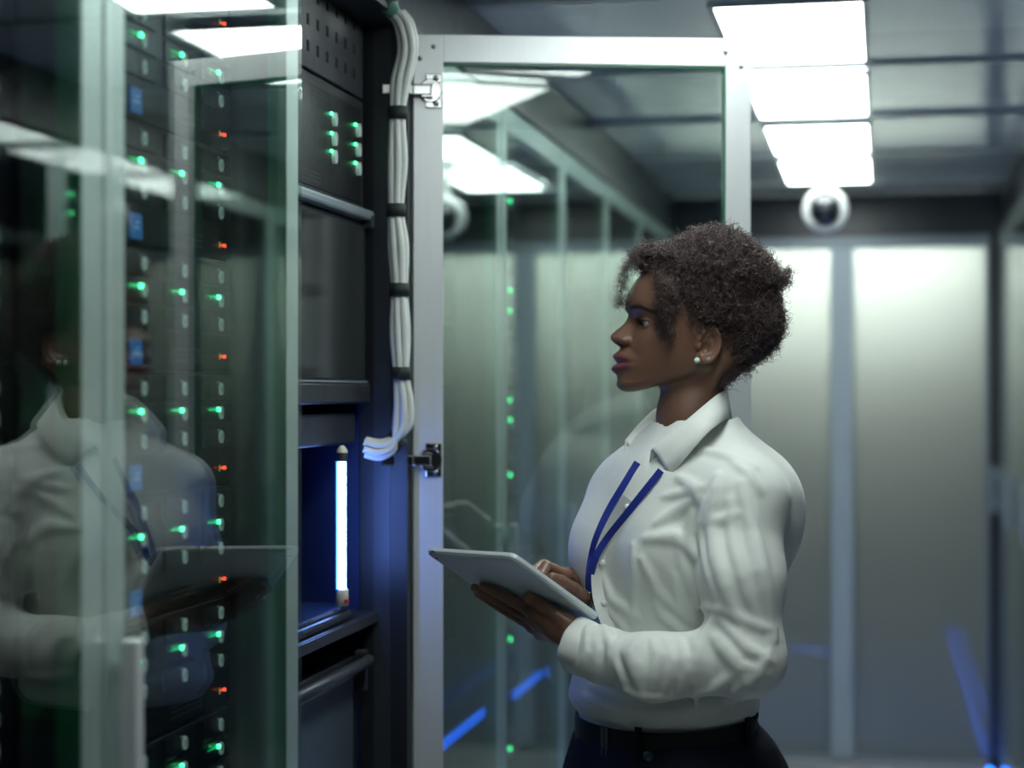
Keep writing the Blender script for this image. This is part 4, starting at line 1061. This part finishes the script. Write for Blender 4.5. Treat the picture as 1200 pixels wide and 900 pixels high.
def on_torso(px, py, lift): q_ = trace(torso_only, px, py, 2.30); return q_ - q_/np.linalg.norm(q_)*lift
pl = [(on_shirt if y < 722 else on_torso)(x, y, 0.0016 if y < 722 else 0.004) for x, y in zz([(190, 300), (160, 345), (134, 400), (122, 450), (122, 500), (130, 540), (143, 574), (152, 610), (156, 650)])]
ribbon(pl, 0.026, shirt, 'placket', M['shirt'], 0.0016)
for x, y in zz([(182, 315), (126, 440), (130, 530)]):
    p = on_shirt(x, y, 0.0035); v_ = wl([p])[0]; nrm = (Vector(CAM) - Vector(to_world(np.array([p]))[0])).normalized()
    MB().lathe([(0.0001, 0.0018), (0.0042, 0.0016), (0.0050, 0.0), (0.0050, -0.001)], v_, nrm, 12).build('button', M['tab_white'], shirt, True)

# lanyard
lan = empty('lanyard'); lan.parent = root
near_p = [on_shirt(x, y, 0.009 if y < 670 else 0.020) for x, y in zz([(258, 232), (218, 282), (180, 330), (140, 380), (112, 425), (99, 470), (97, 505)])]
far_p = [on_shirt(x, y, 0.0065 if y < 670 else 0.018) for x, y in zz([(205, 214), (172, 268), (140, 322), (114, 380), (102, 425), (96, 470), (96, 505)])]
bpy.data.objects.remove(lan)
lan = ribbon(near_p, 0.0105, root, 'lanyard', M['lanyard']); ribbon(far_p, 0.0105, lan, 'strap', M['lanyard'])
e0 = wl([near_p[-1]])[0]
MB().tube([e0 + Vector((0, 0, 0.002)), e0 + Vector((0, 0, -0.024))], 0.0042, 10).build('clip', M['chrome'], lan, True)
hk = [e0 + Vector((0, 0, -0.024)), e0 + Vector((0, 0, -0.032)), e0 + Vector((0.006, 0.003, -0.038)), e0 + Vector((0.011, 0.004, -0.034)), e0 + Vector((0.012, 0.004, -0.026))]
MB().tube(hk, 0.0016, 8).build('hook', M['screw'], lan, True)

# trousers, belt, shoes
def trouser_field(g):
    d = torso_field(g) - 0.004
    d = np.maximum(d, g[:, 1]-yc(846) - 0.02*((g[:, 0]-0.23)/0.12))
    d = np.maximum(d, yc(985)-g[:, 1])
    for Lg in (leg_l, leg_r): d = smin(d, chain(g, Lg, [0.100, 0.072, 0.058], 0.02), 0.03)
    d = smin(d, sd_ell(g, tpt(930, 925, -0.075, 0.06), (0.09, 0.10, 0.08)), 0.05)
    d = np.maximum(d, fy+0.085-g[:, 1])
    d = np.maximum(d, g[:, 1]-yc(826))
    return d + 0.002*vnoise(g, 30)
tr_v, tr_q = surface_nets(trouser_field, np.array([0.02, fy+0.05, 2.40]), np.array([0.52, yc(815), 3.1]), 0.007)
trs = clink('trousers', tr_v, tr_q, M['trouser'], root)
def belt_band(name, m, py0, py1, grow, a0, a1, parent, steps=72, tilt=0.012):
    vs_ = []; A = [a0 + (a1-a0)*k/steps for k in range(steps+1)]
    for a_ in A:
        for py, gr in ((py0, grow-0.003), (py0, grow), (py1, grow), (py1, grow-0.003)):
            y = yc(py); cx, aa, bb = [float(v[0]) for v in tT(np.array([yc(852)]))]
            f_, l_ = math.cos(a_), math.sin(a_); rr = (abs(f_)**2.3/bb**2.3 + abs(l_)**2.3/aa**2.3)**(-1/2.3) + gr
            p = np.array([cx, y + tilt*(-f_*0.8) , ZB]) + TF*f_*rr + TL*l_*rr; vs_.append(p)
    fs_ = [(i*4+k, i*4+(k+1) % 4, (i+1)*4+(k+1) % 4, (i+1)*4+k) for i in range(steps) for k in range(4)]
    return MB().add(wl(vs_), fs_).build(name, m, parent, False)
belt = belt_band('belt', M['belt'], 834, 866, 0.007, 0, 2*PI, root)
for a_ in (0.55, 1.75, 2.6): belt_band('belt_loop', M['trouser'], 828, 871, 0.013, a_, a_+0.075, trs, 2)
bk = empty('x'); bpy.data.objects.remove(bk)
for a_ in (0.02, 0.095): belt_band('buckle_bar', M['chrome'], 832, 867, 0.0115, a_, a_+0.032, belt, 2)
bp_ = trace(trouser_field, 760, 886); v_ = wl([bp_])[0]
MB().lathe([(0.0001, 0.004), (0.006, 0.0042), (0.0085, 0.002), (0.0085, -0.002)], v_, -Vector((MCn[0, 2], MCn[1, 2], 0)), 16).build('button', mat('navy_button', (0.03, 0.05, 0.10), 0.25, noise=0.1), trs, True)
for Lg in (leg_l, leg_r):
    def shoe(g, Lg=Lg):
        a = Lg[2]-np.array([0, 0.03, 0]); d = chain(g, [a+np.array([0, -0.03, 0])-TF*0.03, a+np.array([0, -0.04, 0])+TF*0.08, a+np.array([0, -0.048, 0])+TF*0.15], [0.036, 0.032, 0.022], 0.02)
        d = smin(d, sd_cone(g, a, a+np.array([0, 0.05, 0]), 0.04, 0.042), 0.02)
        return np.maximum(d, fy+0.002-g[:, 1])
    sv, sq = surface_nets(shoe, Lg[2]-np.array([0.2, 0.11, 0.2]), Lg[2]+np.array([0.2, 0.06, 0.2]), 0.006)
    clink('shoe', sv, sq, M['shoe'], root)

# eyes, lashes, earring
for i, e in enumerate(EYE):
    c = wl([head_to_c(np.array([e]))[0]])[0]; fw_ = Vector(MCn[:3, :3] @ HF)
    ey = MB().lathe([(0.0001, -0.012)] + [(0.012*math.sin(a_), -0.012*math.cos(a_)) for a_ in [PI*k/16 for k in range(1, 16)]] + [(0.0001, 0.012)], c, fw_, 24).build('eye', M['eye_white'], root, True)
    MB().lathe([(0.0056, 0.0106), (0.0045, 0.0121), (0.0022, 0.0128), (0.0001, 0.0130)], c, fw_, 20).build('iris', M['iris'], ey, True)
    ls = MB()
    for k in range(15):
        u = -1 + 2*k/14; s = 1 if e[1] > 0 else -1
        b0 = np.array([e[0]+12.6-3.6*u*u, e[1]+u*11.0, e[2]+4.4-2.6*u*u]); b1 = b0 + np.array([5.5, u*2.5, 1.2]); b2 = b0 + np.array([8.5, u*4, 4.2])
        ls.tube(wl(head_to_c(np.stack([b0, b1, b2]))), [0.0006, 0.0005, 0.0002], 4)
    ls.build('eyelashes', M['hair_core'], root)
pe = head_to_c(np.array([[24.0, 74.5, -31.0]]))[0]
MB().lathe([(0.0001, -0.0048)] + [(0.0048*math.sin(a_), -0.0048*math.cos(a_)) for a_ in [PI*k/10 for k in range(1, 10)]] + [(0.0001, 0.0048)], wl([pe])[0], (0, 0, 1), 16).build('earring', M['pearl'], root, True)

# ------------------------------------------------------------------ hair: a dark mass and thousands of tight curls
def H(px, py): return (820-px)*MMPX, (400-py)*MMPX
def hair_field(Q):
    f0, h0 = H(838, 324); d = sd_ell(Q, (f0, 0, h0), (80, 88, 76))
    f0, h0 = H(874, 378); d = smin(d, sd_ell(Q, (f0, 0, h0), (58, 84, 62)), 10)
    f0, h0 = H(882, 330); d = smin(d, sd_ell(Q, (f0, 0, h0), (44, 74, 48)), 12)
    f0, h0 = H(828, 362); d = smin(d, sd_ell(Q, (f0, 0, h0), (84, 88, 78)), 10)
    f0, h0 = H(800, 318); d = smin(d, sd_ell(Q, (f0, 0, h0), (58, 78, 44)), 16)
    f0, h0 = H(764, 304); d = smin(d, sd_ell(Q, (f0, 0, h0), (26, 58, 22)), 12)
    f0, h0 = H(792, 345); d = smin(d, sd_ell(Q, (f0, 0, h0), (32, 84, 44)), 12)
    f0, h0 = H(856, 405); d = smin(d, sd_ell(Q, (f0, 0, h0), (38, 76, 38)), 8)
    # band crease between the upper and lower mass
    d = d + 3.0*np.exp(-((Q[:, 2]-H(0, 338)[1])/6)**2)*(Q[:, 0] < -20)
    # keep the face, ears and neck free
    face = sd_ell(Q, (108, 0, 14), (54, 92, 76)); d = smax(d, -face, 6)
    for s in (1, -1):
        d = smax(d, -sd_ell(Q, (11, s*84, -14), (27, 28, 33)), 3)
        d = smax(d, -sd_ell(Q, (66, s*80, -24), (54, 34, 46)), 5)
    d = smax(d, -sd_cone(Q, (36, 0, -62), (36, 0, -200), 64, 64), 6)
    d = smax(d, (-42 - Q[:, 2]) + np.clip(Q[:, 0]+60, 0, 60)*0.12, 8)
    return d
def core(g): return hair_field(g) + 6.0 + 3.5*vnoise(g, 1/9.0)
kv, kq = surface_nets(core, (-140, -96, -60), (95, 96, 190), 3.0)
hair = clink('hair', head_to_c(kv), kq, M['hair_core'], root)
def grow_hair(n, seg=20):
    # roots on the mass; drop those inside the head's visible skin
    tri = kv[kq]; ar = np.linalg.norm(np.cross(tri[:, 1]-tri[:, 0], tri[:, 2]-tri[:, 0]), axis=1)
    near = 0.35 + 0.65*(tri.mean(1)[:, 1] > -25)
    pick = RNG.choice(len(kq), n, p=ar*near/(ar*near).sum()); w = RNG.random((n, 4)); w /= w.sum(1, keepdims=True)
    base = (tri[pick]*w[:, :, None]).sum(1)
    e = 1.5; nb = np.stack([hair_field(base+np.eye(3)[k]*e)-hair_field(base-np.eye(3)[k]*e) for k in range(3)], 1); nb /= np.linalg.norm(nb, axis=1, keepdims=True)+1e-9
    return base, nb
def curls(base, nb, length, rad, turns, seg, thick, frizz):
    n = len(base); rnd = RNG.normal(size=(n, 3)); t = nb + rnd*frizz; t /= np.linalg.norm(t, axis=1, keepdims=True)
    u = np.cross(t, RNG.normal(size=(n, 3))); u /= np.linalg.norm(u, axis=1, keepdims=True); v = np.cross(t, u)
    s = np.linspace(0, 1, seg)
    ph = RNG.random((n, 1))*2*PI; tw = turns*(0.7+0.6*RNG.random((n, 1)))*np.where(RNG.random((n, 1)) < 0.5, 1, -1)
    L = length*(0.5+0.9*RNG.random((n, 1)))*np.where(RNG.random((n, 1)) < 0.08, 1.5, 1.0); R = rad*(0.6+0.8*RNG.random((n, 1)))
    ang_ = ph + 2*PI*tw*s[None]
    bend = RNG.normal(size=(n, 1, 3))*length*0.35
    c = base[:, None] + t[:, None]*(L*s[None])[..., None] + bend*(s[None, :, None]**2) + (u[:, None]*np.cos(ang_)[..., None] + v[:, None]*np.sin(ang_)[..., None])*(R*np.minimum(1, s*3)[None])[..., None]
    d = np.gradient(c, axis=1); d /= np.linalg.norm(d, axis=2, keepdims=True)+1e-9
    ref = RNG.normal(size=(n, 1, 3)); a1 = np.cross(d, ref); a1 /= np.linalg.norm(a1, axis=2, keepdims=True)+1e-9; a2 = np.cross(d, a1)
    th = (thick*(1-0.55*s))[None, :, None]
    rings = np.stack([c + th*(a1*math.cos(k*2*PI/3)+a2*math.sin(k*2*PI/3)) for k in range(3)], 2)    # n, seg, 3, xyz
    vtx = rings.reshape(-1, 3); i0 = (np.arange(n)[:, None]*seg + np.arange(seg-1)[None]).ravel()*3
    q = np.concatenate([np.stack([i0+k, i0+(k+1) % 3, i0+3+(k+1) % 3, i0+3+k], 1) for k in range(3)])
    return vtx, q
base, nb = grow_hair(11000)
v1, q1 = curls(base-nb*2, nb, 12.0, 2.6, 2.0, 20, 0.62, 0.6)
o1 = clink('curls', head_to_c(v1), q1, M['hair'], hair, True); o1['kind'] = 'stuff'
# looser curls over the forehead, at the temple, the nape and the tuft behind
def cloud(pts, n, spread, path=0):
    c = np.array([[*H(x, y), 0] for x, y, _ in pts]); zs = np.array([p[2] for p in pts]); out = []
    for k in range(n):
        i = RNG.integers(len(pts)); j = i; u = 0.0
        if i < path: j = i+1; u = RNG.random()
        cc = c[i]*(1-u)+c[j]*u
        out.append([cc[0]+RNG.normal()*spread, zs[i]+RNG.normal()*spread*2.2, cc[1]+RNG.normal()*spread])
    return np.array(out)
front = cloud([(757, 292, 0), (748, 292, 10), (741, 296, 15), (735, 303, 15), (731, 312, 12), (729, 322, 12), (726, 334, 12), (724, 346, 12), (723, 357, 10), (745, 300, 25), (738, 308, 25)], 360, 4.4, 8)
temple = cloud([(757, 318, 66), (759, 330, 68), (761, 345, 68), (761, 358, 68), (763, 368, 68), (765, 380, 68), (769, 335, 72), (774, 350, 74), (773, 366, 73), (768, 392, 68)], 480, 4.6, 5)
nape = cloud([(848, 440, 25), (853, 436, 35), (862, 432, 30), (874, 431, 20), (846, 446, 10), (843, 444, 30), (848, 436, 42), (838, 446, 35)], 520, 3.6)
tuft = cloud([(922, 322, 10), (926, 318, 0), (920, 328, 15), (924, 330, 5)], 160, 4.0)
wis = np.concatenate([front, temple, nape, tuft]); dirs = RNG.normal(size=(len(wis), 3)); dirs[:, 2] -= 0.3; dirs /= np.linalg.norm(dirs, axis=1, keepdims=True)
v2, q2 = curls(wis, dirs, 11, 2.8, 1.7, 18, 0.45, 0.3)
o2 = clink('loose_curls', head_to_c(v2), q2, M['hair'], hair, True); o2['kind'] = 'stuff'
